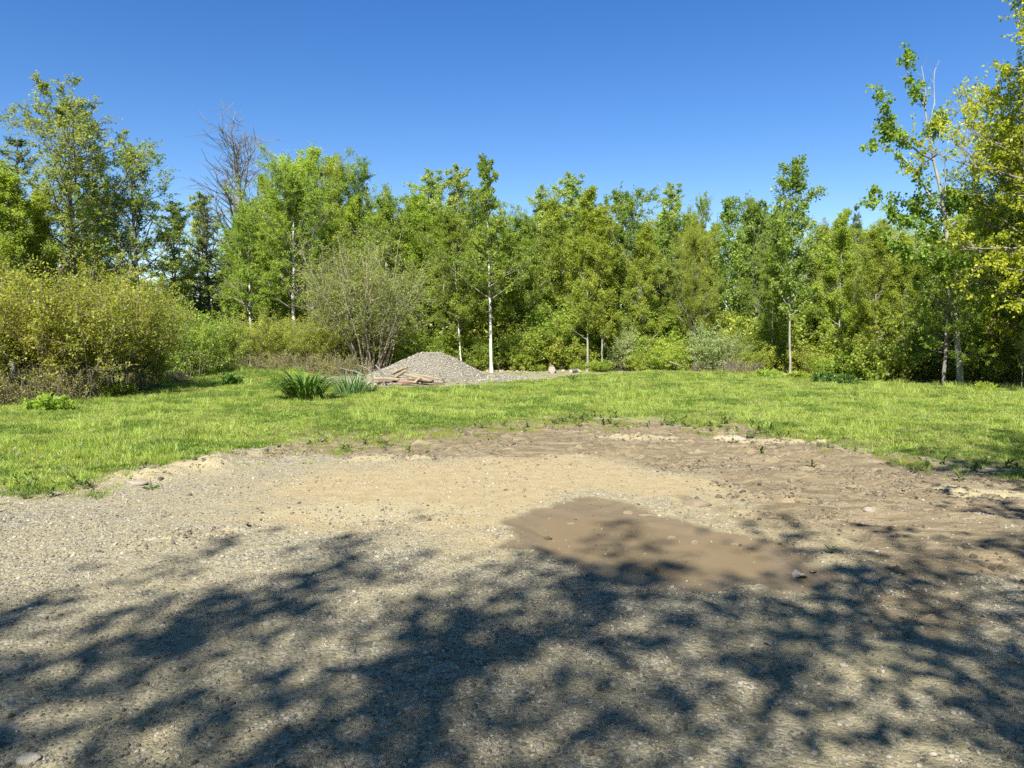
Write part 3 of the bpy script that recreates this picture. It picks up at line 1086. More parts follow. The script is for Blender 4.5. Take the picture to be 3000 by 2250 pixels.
def build_conifer(seed, H, r0, L1=1.8, whorls=16, per=6, cb=.08, a0=95, a1=55, leaves=14000, leafL=.13, leafW=.03, up=.25):
    r = np.random.RandomState(seed)
    tk, br = Tubes(), Tubes()
    m = 12
    t = np.linspace(0, 1, m + 1)
    pts = np.stack([np.zeros(m + 1), np.zeros(m + 1), t * H], 1)
    pts[1:, :2] += np.cumsum(r.normal(size=(m, 2)) * .02, 0)
    rr = r0 * (1 - t) ** .9 + .01
    tk.path(np.vstack([pts[0] - [0, 0, .15], pts]), np.concatenate([[rr[0] * 1.1], rr]), 8)
    tw0, tw1 = [], []
    for w in range(whorls):
        u = (w + r.rand() * .5) / whorls
        tz = cb + (1 - cb) * u
        for k in range(per):
            az = 2 * PI * (k + r.rand()) / per + w
            an = rad(a0 + (a1 - a0) * u + r.normal() * 7)
            d = [math.cos(az) * math.sin(an), math.sin(az) * math.sin(an), math.cos(an)]
            L = L1 * (1 - u) ** .8 * r.uniform(.55, 1.15) + .12
            p = np.array([np.interp(tz, t, pts[:, q]) for q in range(3)])
            path, _ = curve_path(r, p, d, L, 5, up, .06)
            br.path(path, np.linspace(.012 + .01 * L, .005, 6), 4)
            k2 = max(3, int(12 * L / L1))
            s = .15 + .85 * (np.arange(k2) + r.rand(k2)) / k2
            q = np.stack([np.interp(s * 5, np.arange(6), path[:, c]) for c in range(3)], 1)
            dd = norm(unit(path[-1] - path[0]) * .7 + norm(r.normal(size=(k2, 3))) * .75 * np.array([1, 1, .4]))
            tw0.append(q)
            tw1.append(q + dd * np.clip(L * .35 * (1.1 - s), .08, .6)[:, None])
    P0, P1 = np.concatenate(tw0), np.concatenate(tw1)
    br.segs(P0, P1, .004, .002)
    T = Tree()
    T.H = H
    T.trunk = tk.mesh("trunk", M['bark'])
    T.branches = br.mesh("branches", M['bark'])
    T.crown = leaf_cloud(r, P0, P1, leaves, leafL, leafW, .03, M['lf_pine'], .3, "crown", 0)
    return T


def true_h(T):
    if not hasattr(T, 'top'):
        z = 0
        for me in (T.branches, T.crown):
            if me is not None:
                v = np.zeros(len(me.vertices) * 3, np.float32)
                me.vertices.foreach_get("co", v)
                z = max(z, float(np.percentile(v[2::3], 99.97)))
        T.top = z
    return T.top


def place(T, name, px, D, top, label, cat, group, rz=None, wid=1.0, base=None, names=("trunk", "branches", "crown")):
    """stand a tree at photo column px, D metres out, its tip at photo row top (None: its own height)"""
    x = (px - 1500) / F * (D * CP + CAM_H * SP)
    z = float(hz(x, D)[0])
    s = 1.0
    if top is not None:
        s = (at(px, top, D).z - z) / true_h(T)
    e = bpy.data.objects.new(name, None)
    e.empty_display_size = .3
    sc.collection.objects.link(e)
    e.location = (x, D, z)
    e.scale = (s * wid, s * wid, s)
    e.rotation_euler = (0, 0, random.uniform(0, 2 * PI) if rz is None else rz)
    tag(e, label, cat, group)
    for nm, me in zip(names, (T.trunk, T.branches, T.crown)):
        if me is not None:
            link(nm, me, e)
    return e


random.seed(7)
SH = ("stems", "branches", "foliage")
TG = "trees along the far side of the lawn"
SG = "shrubs along the edge of the lawn"
S = {}
vase = lambda u: (.55 + .45 * math.sin(PI * min(1, u * .9))) * (1 - .45 * u)
oval = lambda u: math.sin(PI * min(1, .12 + .85 * u)) ** .55
cone = lambda u: (1 - u) ** .8 * .95 + .08
column = lambda u: (.55 + .45 * math.sin(PI * u)) * (1 - .5 * u)

S['birch_a'] = build_tree(1, 8.4, .058, .32, 46, 2.0, cone, 75, 30, 7, 6, leaves=20000, leafL=.074, leafW=.054, bark='birch', leaf='lf_birch_dk', lean=(-.028, 0), hang=.5, bend=.006)
S['birch_b'] = build_tree(2, 7.6, .045, .24, 50, 2.5, oval, 58, 25, 7, 6, leaves=42000, leafL=.066, leafW=.05, bark='birch', leaf='lf_birch_dk', spread=.06, lean=(-.05, 0), hang=.5, bend=.02)
S['elm'] = build_tree(61, 8.0, .10, .22, 50, 2.6, oval, 70, 28, 8, 6, leaves=24000, leafL=.09, leafW=.06, bark='bark', leaf='lf_birch_dk', hang=.3, bend=.02)
S['birch_big'] = build_tree(3, 9.0, .10, .32, 52, 2.9, oval, 66, 25, 8, 6, leaves=58000, leafL=.068, leafW=.05, bark='birch', leaf='lf_birch', hang=.5, bend=.03)
S['maple_a'] = build_tree(4, 8.5, .075, .14, 54, 2.5, column, 55, 20, 8, 6, leaves=46000, leafL=.07, leafW=.052, leaf='lf_maple', upb=.9, spread=.075, bark='bark_pale')
S['maple_b'] = build_tree(5, 8.0, .045, .18, 50, 2.3, column, 52, 18, 7, 6, leaves=38000, leafL=.067, leafW=.053, leaf='lf_maple', upb=.9, bark='bark_pale', spread=.07)
S['maple_c'] = build_tree(6, 9.0, .085, .20, 54, 3.0, oval, 64, 28, 8, 6, leaves=54000, leafL=.072, leafW=.053, leaf='lf_maple', upb=.9, spread=.075)
S['sapling_pale'] = build_tree(7, 7.5, .05, .25, 40, 1.7, column, 42, 15, 6, 5, leaves=13000, leafL=.066, leafW=.05, leaf='lf_pale', upb=.6)
S['aspen_a'] = build_tree(8, 8.5, .042, .26, 40, 1.75, column, 50, 25, 6, 5, leaves=10000, leafL=.095, leafW=.085, leaf='lf_aspen', bark='bark_pale', hang=.4, spread=.07)
S['aspen_b'] = build_tree(9, 8.0, .07, .20, 48, 2.4, oval, 60, 28, 7, 6, leaves=34000, leafL=.07, leafW=.062, leaf='lf_aspen', bark='bark_pale', hang=.4)
S['tall_sparse'] = build_tree(10, 10.5, .13, .32, 48, 3.7, vase, 62, 22, 9, 6, l2=.38, leaves=25000, leafL=.088, leafW=.055, leaf='lf_pale', bark='bark', upb=.7, up1=.5)
S['blue_tree'] = build_tree(11, 8.6, .10, .28, 44, 2.8, vase, 62, 22, 8, 6, leaves=13000, leafL=.085, leafW=.05, leaf='lf_birch_dk', bark='bark', upb=.4)
S['bare'] = build_tree(12, 10.6, .15, .40, 38, 3.5, vase, 60, 16, 9, 4, l2=.45, l3=.6, bark='bark_dead', bare=True, up1=.75, wob=.07, twig_r=.010)
S['willow_tree'] = build_tree(13, 9.5, .11, .3, 44, 2.8, vase, 60, 28, 8, 6, leaves=14000, leafL=.10, leafW=.04, leaf='lf_birch_dk', hang=.5, upb=.3)
S['maple_gold'] = build_tree(14, 12.5, .17, .12, 84, 4.8, oval, 92, 28, 11, 7, leaves=95000, leafL=.096, leafW=.07, leaf='lf_maple_y', upb=1.0, up1=.25, hang=.35)
S['pine'] = build_conifer(15, 9.0, .14, 2.4, 16, 6)
S['spruce'] = build_conifer(16, 8.0, .09, 1.3, 24, 7, a0=100, a1=60, leafL=.09, leafW=.025, up=.1)
S['willow_a'] = build_shrub(30, 3.2, 2.0, 60, .36, 32000, .062, .028, leaf='lf_willow', n2=8)
S['willow_b'] = build_shrub(31, 2.8, 2.1, 60, .30, 30000, .062, .03, leaf='lf_willow', n2=8)
S['bush_a'] = build_shrub(32, 2.8, 1.5, 36, .12, 17000, .065, .042, leaf='lf_bush', n2=9)
S['bush_low'] = build_shrub(33, 1.1, 1.1, 30, .05, 8000, .075, .055, leaf='lf_bush', n2=8, n3=5)
S['silver'] = build_shrub(34, 2.8, 1.2, 26, .15, 9000, .07, .05, leaf='lf_silver', n2=8)
S['stems'] = build_shrub(35, 5.4, 2.2, 64, .30, 19000, .075, .035, leaf='lf_olive', bark='bark_tan', n2=7, base_r=.22, stem_r=.024, arch=-.15, l2=.28)
S['under'] = build_shrub(36, 1.9, 1.2, 30, .12, 9000, .08, .055, leaf='lf_maple', n2=7)
S['under_dk'] = build_shrub(37, 2.2, 1.3, 30, .10, 10000, .085, .06, leaf='lf_birch_dk', n2=7)
S['canes'] = build_shrub(38, 1.35, 1.5, 110, .2, 2500, .06, .03, hv=.25, leaf='lf_willow', bark='stem_grey', n2=5, base_r=.85, stem_r=.010, arch=.9)
S['brush'] = build_shrub(39, .75, .9, 70, .2, 0, bark='stem_grey', n2=5, base_r=.6, stem_r=.010, arch=1.4)


def tip_clumps():
    """tall thin aspen, dead at the tip, leafy only in clumps out on its left-hand limbs"""
    D = 20.6
    O = at(2812, 1133, D)
    O.z = 0
    W = lambda px, py, dy=0.: np.array(at(px, py, D + dy) - O)
    r = np.random.RandomState(77)
    tk, br = Tubes(), Tubes()
    trunk = np.array([[0, 0, -.1], W(2812, 1080), W(2802, 980), W(2795, 850), W(2778, 720), W(2766, 620), W(2752, 540), W(2735, 470), W(2718, 380), W(2708, 300), W(2702, 235)])
    tk.path(trunk, [.10, .085, .078, .07, .06, .05, .042, .034, .026, .016, .007], 9)
    limbs = [([W(2735, 470), W(2690, 445, -.2), W(2650, 410, -.4), W(2620, 370, -.5), W(2600, 320, -.6), W(2575, 265, -.6)], .03, 1),
             ([W(2766, 620), W(2715, 560, .3), W(2680, 500, .5), W(2640, 455, .6), W(2590, 432, .7), W(2545, 432, .8)], .03, 1),
             ([W(2650, 410, -.4), W(2620, 392, -.5), W(2588, 372, -.5)], .014, 1),
             ([W(2708, 310), W(2685, 270, .2), W(2660, 215, .3), W(2655, 160, .4)], .022, 1),
             ([W(2766, 600), W(2770, 540), W(2768, 470, -.2), W(2778, 420, -.2)], .02, 0),
             ([W(2718, 380), W(2738, 300, .1), W(2736, 240, .2), W(2738, 205, .2)], .016, 0),
             ([W(2712, 340), W(2712, 260, .2), W(2699, 188, .2)], .014, 0),
             ([W(2735, 470), W(2752, 400, -.1), W(2758, 330, -.1)], .012, 0),
             ([W(2718, 400), W(2736, 372), W(2748, 350)], .011, 1),
             ([W(2778, 720), W(2730, 690, -.4), W(2660, 655, -.6), W(2600, 620, -.8), W(2572, 570, -.9)], .03, 2),
             ([W(2778, 690), W(2735, 660, .3), W(2700, 620, .5), W(2690, 590, .6)], .025, 2),
             ([W(2790, 790), W(2740, 765, -.4), W(2690, 745, -.6), W(2610, 720, -.9)], .03, 2),
             ([W(2766, 640), W(2785, 600, .3), W(2810, 560, .4)], .018, 2),
             ([W(2795, 850), W(2850, 830, .4), W(2930, 840, .8)], .03, 0)]
    tw0, tw1 = [], []
    for pts, r0, dens in limbs:
        pts = np.array(pts)
        br.path(pts, np.linspace(r0, .006, len(pts)), 6)
        k = 8 if dens == 0 else 16
        s = np.linspace(.1 if dens else .15, 1, k)
        q = np.stack([np.interp(s * (len(pts) - 1), np.arange(len(pts)), pts[:, c]) for c in range(3)], 1)
        d = norm(unit(pts[-1] - pts[0]) * .6 + norm(r.normal(size=(k, 3))) + np.array([0, 0, .25]))
        e = q + d * r.uniform(.15, .45 if dens < 2 else .7, k)[:, None]
        br.segs(q, e, .006, .003)
        if dens:
            keep = r.rand(k) < .85
            for a, b in zip(q[keep], e[keep]):
                for _ in range(3 * dens):
                    c = a + (b - a) * r.rand()
                    tw0.append(c)
                    tw1.append(c + unit(r.normal(size=3)) * r.uniform(.08, .22))
    P0, P1 = np.array(tw0), np.array(tw1)
    T = Tree()
    T.H = 1
    T.trunk = tk.mesh("trunk", M['bark_pale'])
    T.branches = br.mesh("branches", M['bark_pale'])
    T.crown = leaf_cloud(r, P0, P1, 9000, .088, .075, .045, M['lf_aspen'], .5, "crown", .5)
    e = bpy.data.objects.new("aspen_tree", None)
    sc.collection.objects.link(e)
    e.location = O
    tag(e, "tall half-bare aspen with pale forked top and leafy limbs reaching out over the sky", "tree", TG)
    for nm, me in (("trunk", T.trunk), ("branches", T.branches), ("crown", T.crown)):
        link(nm, me, e)


tip_clumps()

# --- left: thicket, tall thin trees and pines behind it
place(S['willow_a'], "willow_shrub", 60, 17.0, 765, "olive willow thicket with bare grey stems, at the left end of the lawn", "shrub", SG, wid=1.1, names=SH)
place(S['willow_b'], "willow_shrub", 215, 17.6, 728, "tallest olive-yellow willow shrub of the left thicket", "shrub", SG, wid=1.0, names=SH)
place(S['willow_a'], "willow_shrub", 345, 18.8, 775, "olive willow shrub with dark hollow beneath, beside the bright leafy bush", "shrub", SG, rz=2.1, wid=.85, names=SH)
place(S['willow_b'], "willow_shrub", -170, 15.5, 840, "olive willow shrub at the edge of the photo, left of the grey stems", "shrub", SG, rz=1.2, names=SH)
place(S['bush_a'], "leafy_bush", 440, 19.6, 930, "bright green leafy bush drooping to the grass beside the dead canes", "shrub", SG, wid=.62, names=SH)
place(S['bush_a'], "leafy_bush", 545, 22.8, 850, "light green rounded bush behind the dead canes", "shrub", SG, rz=.7, wid=.9, names=SH)
place(S['bush_a'], "leafy_bush", 650, 25.0, 900, "yellow-green bush behind the low leafy plant on the bank", "shrub", SG, rz=2.7, wid=.9, names=SH)
place(S['willow_b'], "willow_shrub", 790, 26.0, 900, "olive shrub with grey tangled stems behind the daylily", "shrub", SG, rz=4.0, wid=.95, names=SH)
place(S['willow_a'], "willow_shrub", 930, 26.4, 905, "olive-brown shrub behind the iris clump", "shrub", SG, rz=5.2, wid=.9, names=SH)
place(S['willow_b'], "willow_shrub", 1050, 27.5, 930, "small olive shrub at the foot of the many-stemmed tan shrub", "shrub", SG, rz=.4, wid=.7, names=SH)
place(S['canes'], "cane_thicket", 60, 15.9, 1050, "dense grey leafless canes at the left end of the lawn", "shrub", "leafless canes", names=SH)
place(S['canes'], "cane_thicket", 190, 16.9, 1030, "grey leafless canes under the tallest olive willow shrub", "shrub", "leafless canes", rz=1., names=SH)
place(S['canes'], "cane_thicket", 740, 25.2, 1010, "tangled grey canes under the shrub left of the daylily", "shrub", "leafless canes", rz=2., wid=1.2, names=SH)
place(S['canes'], "cane_thicket", 860, 25.4, 1010, "tangled grey canes behind the daylily clump", "shrub", "leafless canes", rz=3., wid=1.2, names=SH)
place(S['canes'], "cane_thicket", 985, 25.6, 1015, "tangled grey canes behind the iris clump", "shrub", "leafless canes", rz=4., wid=1.1, names=SH)
place(S['brush'], "brush_heap", 520, 21.5, 1085, "heap of dry brown canes on the grass beside the bright leafy bush", "brush", None, names=SH)

place(S['tall_sparse'], "ash_tree", 232, 26.0, 232, "tallest airy tree on the left, pale fine leaves and forked grey limbs", "tree", TG, rz=.6, wid=1.3)
place(S['pine'], "pine_tree", 75, 31, 405, "dark pine behind the airy tall tree, at the left edge", "tree", TG, wid=1.45)
place(S['pine'], "pine_tree", 290, 33, 420, "dark pine showing between the airy tall tree and the blue-green tree", "tree", TG, rz=2, wid=1.5)
place(S['maple_a'], "maple_tree", 40, 23.5, 470, "yellow-green maple at the left edge in front of the dark pine", "tree", TG, wid=1.3)
place(S['maple_b'], "maple_tree", 135, 25, 560, "young yellow-green maple under the airy tall tree", "tree", TG, wid=1.2)
place(S['maple_c'], "maple_tree", 300, 28, 520, "dusky green maple between the airy tree's trunk and the blue-green tree", "tree", TG, wid=.7)
place(S['blue_tree'], "alder_tree", 405, 27.5, 400, "blue-green tree right of the airy tall tree", "tree", TG, wid=1.25)
place(S['sapling_pale'], "sapling_tree", 520, 29, 590, "pale thin sapling in the gap before the dark spruce", "tree", TG, wid=1.5)
place(S['sapling_pale'], "sapling_tree", 590, 32, 560, "pale sapling just left of the dark spruce", "tree", TG, rz=1.9, wid=1.4)
place(S['spruce'], "spruce_tree", 622, 31, 570, "narrow dark spruce left of the big birch", "tree", TG)
place(S['bare'], "bare_tree", 712, 33, 318, "leafless grey tree standing above the big birch", "tree", TG, rz=.3, wid=1.55)
place(S['birch_big'], "birch_tree", 862, 28.5, 470, "broad birch with dense bright crown and white forked trunk", "tree", TG, rz=1.1, wid=1.05)
place(S['birch_big'], "birch_tree", 735, 29, 600, "dark green birch crown in front of the narrow spruce", "tree", TG, rz=3.3, wid=.95)
place(S['maple_c'], "maple_tree", 900, 31, 420, "yellow-green maple top rising behind the broad birch", "tree", TG, rz=2, wid=.95)
place(S['maple_c'], "maple_tree", 990, 32, 440, "yellow-green maple behind the broad birch's right shoulder", "tree", TG, rz=4, wid=.8)
place(S['willow_tree'], "cherry_tree", 1065, 32, 440, "fine-leaved dark tree leaning right behind the many-stemmed shrub", "tree", TG, wid=.95)
place(S['birch_b'], "birch_tree", 1125, 31, 540, "deep green young birch behind the many-stemmed tan shrub", "tree", TG, rz=2.2)
place(S['stems'], "alder_shrub", 1085, 27.0, 660, "big tan many-stemmed shrub with sparse leaves left of the gravel pile", "shrub", None, wid=1.3, names=SH)
place(S['stems'], "alder_shrub", 985, 27.3, 700, "tan many-stemmed shrub in front of the broad birch's white trunk", "shrub", None, rz=2.4, wid=.7, names=SH)

# --- middle: birches by the gravel pile, then maples
place(S['birch_a'], "birch_tree", 1440, 27.6, 452, "slender birch with chalk-white trunk beside the gravel pile", "tree", TG, rz=0)
place(S['birch_b'], "birch_tree", 1355, 28.6, 590, "smaller white-stemmed birch rising behind the gravel pile", "tree", TG, rz=0)
place(S['birch_b'], "birch_tree", 1500, 30.5, 600, "dark green birch just right of the chalk-white trunk", "tree", TG, rz=2.6, wid=1.1)
place(S['birch_b'], "birch_tree", 1290, 31, 600, "dense birch behind the top of the gravel pile", "tree", TG, rz=4.1, wid=1.1)
place(S['sapling_pale'], "sapling_tree", 1255, 33, 495, "pale feathery sapling left of the slender birch", "tree", TG, rz=.6, wid=1.4)
place(S['sapling_pale'], "sapling_tree", 1330, 34, 480, "pale feathery sapling behind the slender birch", "tree", TG, rz=1.6, wid=1.4)
place(S['maple_b'], "maple_tree", 1720, 28.4, 545, "yellow-green maple with three pale bare lower trunks", "tree", TG, rz=.5, wid=1.1)
place(S['maple_b'], "maple_tree", 1765, 28.2, 600, "slender pale-stemmed maple right of the three bare trunks", "tree", TG, rz=2.5)
place(S['maple_a'], "maple_tree", 1620, 31, 560, "thin-topped maple between the slender birch and the pale trunks", "tree", TG, rz=3.5)
place(S['sapling_pale'], "sapling_tree", 1655, 33, 505, "pale upright sapling tops against the sky right of the birch", "tree", TG, wid=1.5)
place(S['sapling_pale'], "sapling_tree", 1580, 34, 540, "faint pale sapling in the notch beside the slender birch", "tree", TG, rz=2.2, wid=1.2)
place(S['aspen_b'], "aspen_tree", 1830, 30.5, 535, "green aspen with rounded top in the middle of the tree line", "tree", TG)
place(S['maple_a'], "maple_tree", 1885, 29.5, 640, "yellow-green maple in front of the round-topped aspen", "tree", TG, rz=1.1, wid=1.1)
place(S['sapling_pale'], "sapling_tree", 1950, 33, 535, "pale sapling right of the round-topped aspen", "tree", TG, rz=.3, wid=1.3)
place(S['blue_tree'], "alder_tree", 2045, 33, 560, "grey-green fine-twigged tree between two aspens", "tree", TG, rz=.8, wid=.7)
place(S['maple_c'], "maple_tree", 2035, 29.5, 650, "round olive-green maple behind the silvery shrub", "tree", TG, rz=2.9, wid=.75)
place(S['aspen_a'], "aspen_tree", 2130, 31, 575, "narrow dark-leaved aspen left of the tall pale-stemmed one", "tree", TG, rz=2)
place(S['aspen_b'], "aspen_tree", 2210, 31.5, 570, "leafy aspen just behind the tall pale-stemmed one", "tree", TG, rz=3.2, wid=.8)
place(S['aspen_a'], "aspen_tree", 2314, 25.4, 458, "tall aspen with straight pale trunk at the lawn's edge", "tree", TG, rz=.9, wid=1.0)
place(S['birch_b'], "birch_tree", 2265, 27.5, 700, "white-barked birch low behind the tall aspen", "tree", TG, rz=5, wid=.9)
place(S['maple_b'], "maple_tree", 2455, 28, 610, "pale yellow-green maple right of the tall aspen", "tree", TG, rz=1.2, wid=1.1)
place(S['pine'], "pine_tree", 2495, 34, 600, "dark pine tip peeping over the pale maples", "tree", TG, wid=.6)
place(S['maple_a'], "maple_tree", 2400, 31, 640, "yellow-green maple filling the gap behind the tall aspen", "tree", TG, rz=4.4)
place(S['maple_a'], "maple_tree", 2555, 27, 650, "yellow-green maple above the bright low bush", "tree", TG, rz=2.6, wid=1.1)
place(S['maple_b'], "maple_tree", 2640, 26.5, 680, "pale maple left of the dark shaded trunks", "tree", TG, rz=3.6, wid=1.1)

# --- right: the gold maple and the shaded corner
place(S['elm'], "elm_tree", 2765, 20.4, 700, "deep green tree with dark trunk in the shaded corner", "tree", TG, rz=1.7, wid=1.15)
place(S['maple_gold'], "maple_tree", 3170, 18.0, -420, "huge golden-green maple overhanging the right edge", "tree", TG, rz=.9, wid=.95)
place(S['maple_gold'], "maple_tree", 2990, 22.4, 300, "golden maple standing behind the half-bare aspen", "tree", TG, rz=2.6, wid=.8)
place(S['maple_gold'], "maple_tree", 3090, 20.5, 120, "golden maple between the overhanging one and the shaded trunks", "tree", TG, rz=4.2, wid=.85)
place(S['maple_c'], "maple_tree", 2900, 26, 560, "shaded maple deep in the right corner", "tree", TG, rz=2.2, wid=1.0)
place(S['elm'], "elm_tree", 3060, 21.5, 640, "dark leafy tree at the edge of the photo under the golden maple", "tree", TG, rz=.2, wid=1.3)
place(S['sapling_pale'], "sapling_tree", 2992, 19.4, 935, "thin pale sapling standing on the grass in the shaded corner", "tree", TG, rz=.2, wid=1.0)
place(S['bush_low'], "leafy_bush", 2560, 22.8, 985, "bright green spreading bush at the lawn's edge left of the shaded corner", "shrub", SG, wid=1.1, names=SH)
place(S['bush_low'], "leafy_bush", 2440, 24.4, 1035, "low green bush left of the bright spreading bush", "shrub", SG, rz=1, wid=1.1, names=SH)
place(S['silver'], "flowering_shrub", 1835, 28.6, 935, "silvery pale-leaved shrub right of the three bare trunks", "shrub", SG, names=SH)
place(S['silver'], "flowering_shrub", 2070, 27.6, 925, "silvery pale-leaved shrub left of the tall aspen", "shrub", SG, rz=2, names=SH)
place(S['silver'], "flowering_shrub", 2145, 27.9, 960, "smaller silvery shrub beside the brushwood", "shrub", SG, rz=3, wid=.9, names=SH)
place(S['bush_low'], "leafy_bush", 1760, 27.9, 1048, "low bright bush at the back of the gravel pad", "shrub", SG, rz=2, wid=1.2, names=SH)
place(S['bush_low'], "leafy_bush", 1690, 28.1, 1055, "small rounded bush right of the cut log", "shrub", SG, rz=3.4, wid=.7, names=SH)
place(S['bush_low'], "leafy_bush", 1585, 28.4, 1062, "small leafy bush just left of the cut log", "shrub", SG, rz=4.4, wid=.8, names=SH)
place(S['brush'], "brush_heap", 2175, 26.6, 1050, "brown brushwood heap left of the tall aspen", "brush", None, rz=1, wid=1.3, names=SH)
place(S['brush'], "brush_heap", 2060, 27.6, 1062, "low dry brush behind the grass, under the silvery shrub", "brush", None, rz=2, wid=1.4, names=SH)
for px, D, tp, k, lb in ((1650, 29.5, 960, 'under', "undergrowth shrub behind the cut log"), (1560, 29.3, 940, 'under_dk', "dark undergrowth right of the chalk-white birch"),
                         (1480, 29.6, 960, 'under_dk', "dark undergrowth just behind the chalk-white birch"), (1240, 28.2, 960, 'under_dk', "dark undergrowth behind the left slope of the gravel pile"),
                         (1920, 29, 960, 'under', "yellow-green undergrowth in the middle of the tree line"), (1990, 28.6, 980, 'under', "undergrowth shrub left of the low dry brush"),
                         (2230, 28.4, 960, 'under_dk', "dark undergrowth behind the tall aspen's trunk"), (2360, 26.8, 985, 'under', "undergrowth right of the tall aspen's trunk"),
                         (2660, 24.2, 985, 'under_dk', "dark undergrowth left of the shaded trunks"), (2860, 22.6, 960, 'under_dk', "dark undergrowth in the shaded corner"),
                         (2960, 21.8, 985, 'under_dk', "dark undergrowth behind the thin pale sapling"), (1790, 30, 930, 'under', "undergrowth behind the low bright bush"),
                         (2480, 26.2, 960, 'under', "yellow-green undergrowth behind the bright spreading bush"),
                         (1530, 28.7, 1010, 'under', "sunny low undergrowth between the chalk-white birch and the cut log"), (1400, 29.2, 985, 'under_dk', "undergrowth between the two white birch stems"),
                         (1870, 28.2, 1020, 'under', "low sunny undergrowth right of the low bright bush"), (1960, 27.9, 1010, 'under', "low sunny undergrowth in front of the pale dead branch"),
                         (2205, 27.0, 1020, 'under', "low sunny undergrowth right of the brown brushwood heap"), (2400, 25.6, 1030, 'under', "low undergrowth between the tall aspen and the low green bush"),
                         (2290, 27.4, 990, 'under', "undergrowth close behind the tall aspen's foot"), (1700, 29.2, 990, 'under', "sunny undergrowth at the foot of the three bare trunks")):
    place(S[k], "undergrowth_shrub", px, D, tp, lb, "shrub", "undergrowth along the wood's edge", wid=1.2, names=SH)

# --- trees behind the viewer: their dappled shade falls on the yard
S['shade'] = build_tree(50, 11.0, .16, .30, 40, 3.8, oval, 75, 25, 6, 3, leaves=6200, leafL=.14, leafW=.11, leaf='lf_shade', spread=.13, upb=1.2)
S['shade_b'] = build_tree(51, 12.0, .17, .30, 40, 4.0, oval, 75, 25, 6, 3, leaves=6200, leafL=.14, leafW=.11, leaf='lf_shade', spread=.13, upb=1.2)
S['shade_c'] = build_tree(52, 11.0, .16, .30, 34, 3.8, oval, 75, 25, 6, 3, leaves=5600, leafL=.16, leafW=.12, leaf='lf_shade', spread=.13, upb=1.2)
for (x, y, s, rz, k, lb) in ((-2.9, -6.2, 1.0, .4, 'shade', "leafy maple whose crown shades the gravel in front"),
                             (0.9, -6.8, 1.0, 2.2, 'shade_b', "leafy maple whose crown shades the wet mud"),
                             (4.4, -1.2, 1.0, 4.0, 'shade', "leafy maple whose crown shades the ruts at right"),
                             (-6.0, -7.3, 1.0, 1.0, 'shade_b', "leafy maple whose crown shades the far left gravel"),
                             (5.6, 1.0, .85, 5.0, 'shade_b', "leafy maple shading the corner of the lawn at right"),
                             (1.6, -3.2, .72, 3.1, 'shade_c', "smaller leafy maple closest behind the yard")):
    T = S[k]
    e = bpy.data.objects.new("maple_tree", None)
    sc.collection.objects.link(e)
    e.location = (x, y, 0)
    e.rotation_euler = (0, 0, rz)
    e.scale = (s, s, s)
    tag(e, lb, "tree", "trees beside the viewer")
    for nm, me in (("trunk", T.trunk), ("branches", T.branches), ("crown", T.crown)):
        link(nm, me, e)

# --- the wood behind: one mass of young trees and undergrowth, plus an added sky-blocking row out of view
wt = []
for key in ('maple_a', 'maple_b', 'sapling_pale', 'aspen_b', 'birch_b', 'maple_c', 'under', 'under_dk'):
    T = S[key]
    wt.append([src_obj("wood_" + n, me) for n, me in (("trunk", T.trunk), ("branches", T.branches), ("crown", T.crown))])
Hs = [true_h(S[k]) for k in ('maple_a', 'maple_b', 'sapling_pale', 'aspen_b', 'birch_b', 'maple_c', 'under', 'under_dk')]
r = np.random.RandomState(9)
pts, rz_, sc_, ix = [], [], [], []
top_line = [(-900, 700), (0, 700), (450, 840), (620, 800), (800, 600), (1150, 590), (1500, 640), (1900, 640), (2300, 650), (2600, 690), (3000, 600), (3900, 500)]
tlx = np.array(top_line, float)
for D, n in ((32.5, 26), (36, 30), (40.5, 34), (46, 36)):
    for i in range(n):
        px = -500 + 4000 * (i + r.uniform(-.4, .4)) / (n - 1)
        dd = D + r.uniform(-1.5, 1.5) + (-5 if px > 2750 else 0)
        top = np.interp(px, tlx[:, 0], tlx[:, 1]) + r.normal() * 35
        k = r.choice([0, 0, 1, 1, 2, 2, 3, 4, 5])
        x = (px - 1500) / F * dd
        hh = at(px, top, dd).z
        s = hh / Hs[k]
        pts.append((x, dd, 0)); rz_.append(r.rand() * 6.28); sc_.append((s * 1.15, s * 1.15, s)); ix.append(k)
for D, n in ((31, 34), (34, 34), (39, 34)):
    for i in range(n):
        px = -500 + 4000 * (i + r.uniform(-.4, .4)) / (n - 1)
        dd = D + r.uniform(-1, 1) + (-5 if px > 2750 else 0)
        x = (px - 1500) / F * dd
        s = r.uniform(.9, 1.5)
        pts.append((x, dd, 0)); rz_.append(r.rand() * 6.28); sc_.append((s * 1.2, s * 1.2, s)); ix.append(6 + r.randint(0, 2))
for i in range(34):  # unseen trees added behind the viewer to cut the blue sky light
    k = r.choice([0, 0, 1, 3, 5])
    hh = r.uniform(8.5, 12)
    s = hh / Hs[k]
    pts.append((-30 + 60 * (i + r.uniform(-.4, .4)) / 33, -17 - r.uniform(0, 6), 0)); rz_.append(r.rand() * 6.28); sc_.append((s * 1.2, s * 1.2, s)); ix.append(k)
pts = np.array(pts)
wood = scatter("woodland", pts, np.array(rz_), np.array(sc_), np.array(ix), wt)
kind(wood, "stuff", "dense young wood behind the row of trees, with an unseen row added behind the viewer to block sky light", "woodland")

# ------------------------------------------------------------------ gravel pile
pb = gp(1300, 1118)
PILE = Vector((at(1262, 1100, 24.2).x, 24.2, 0))


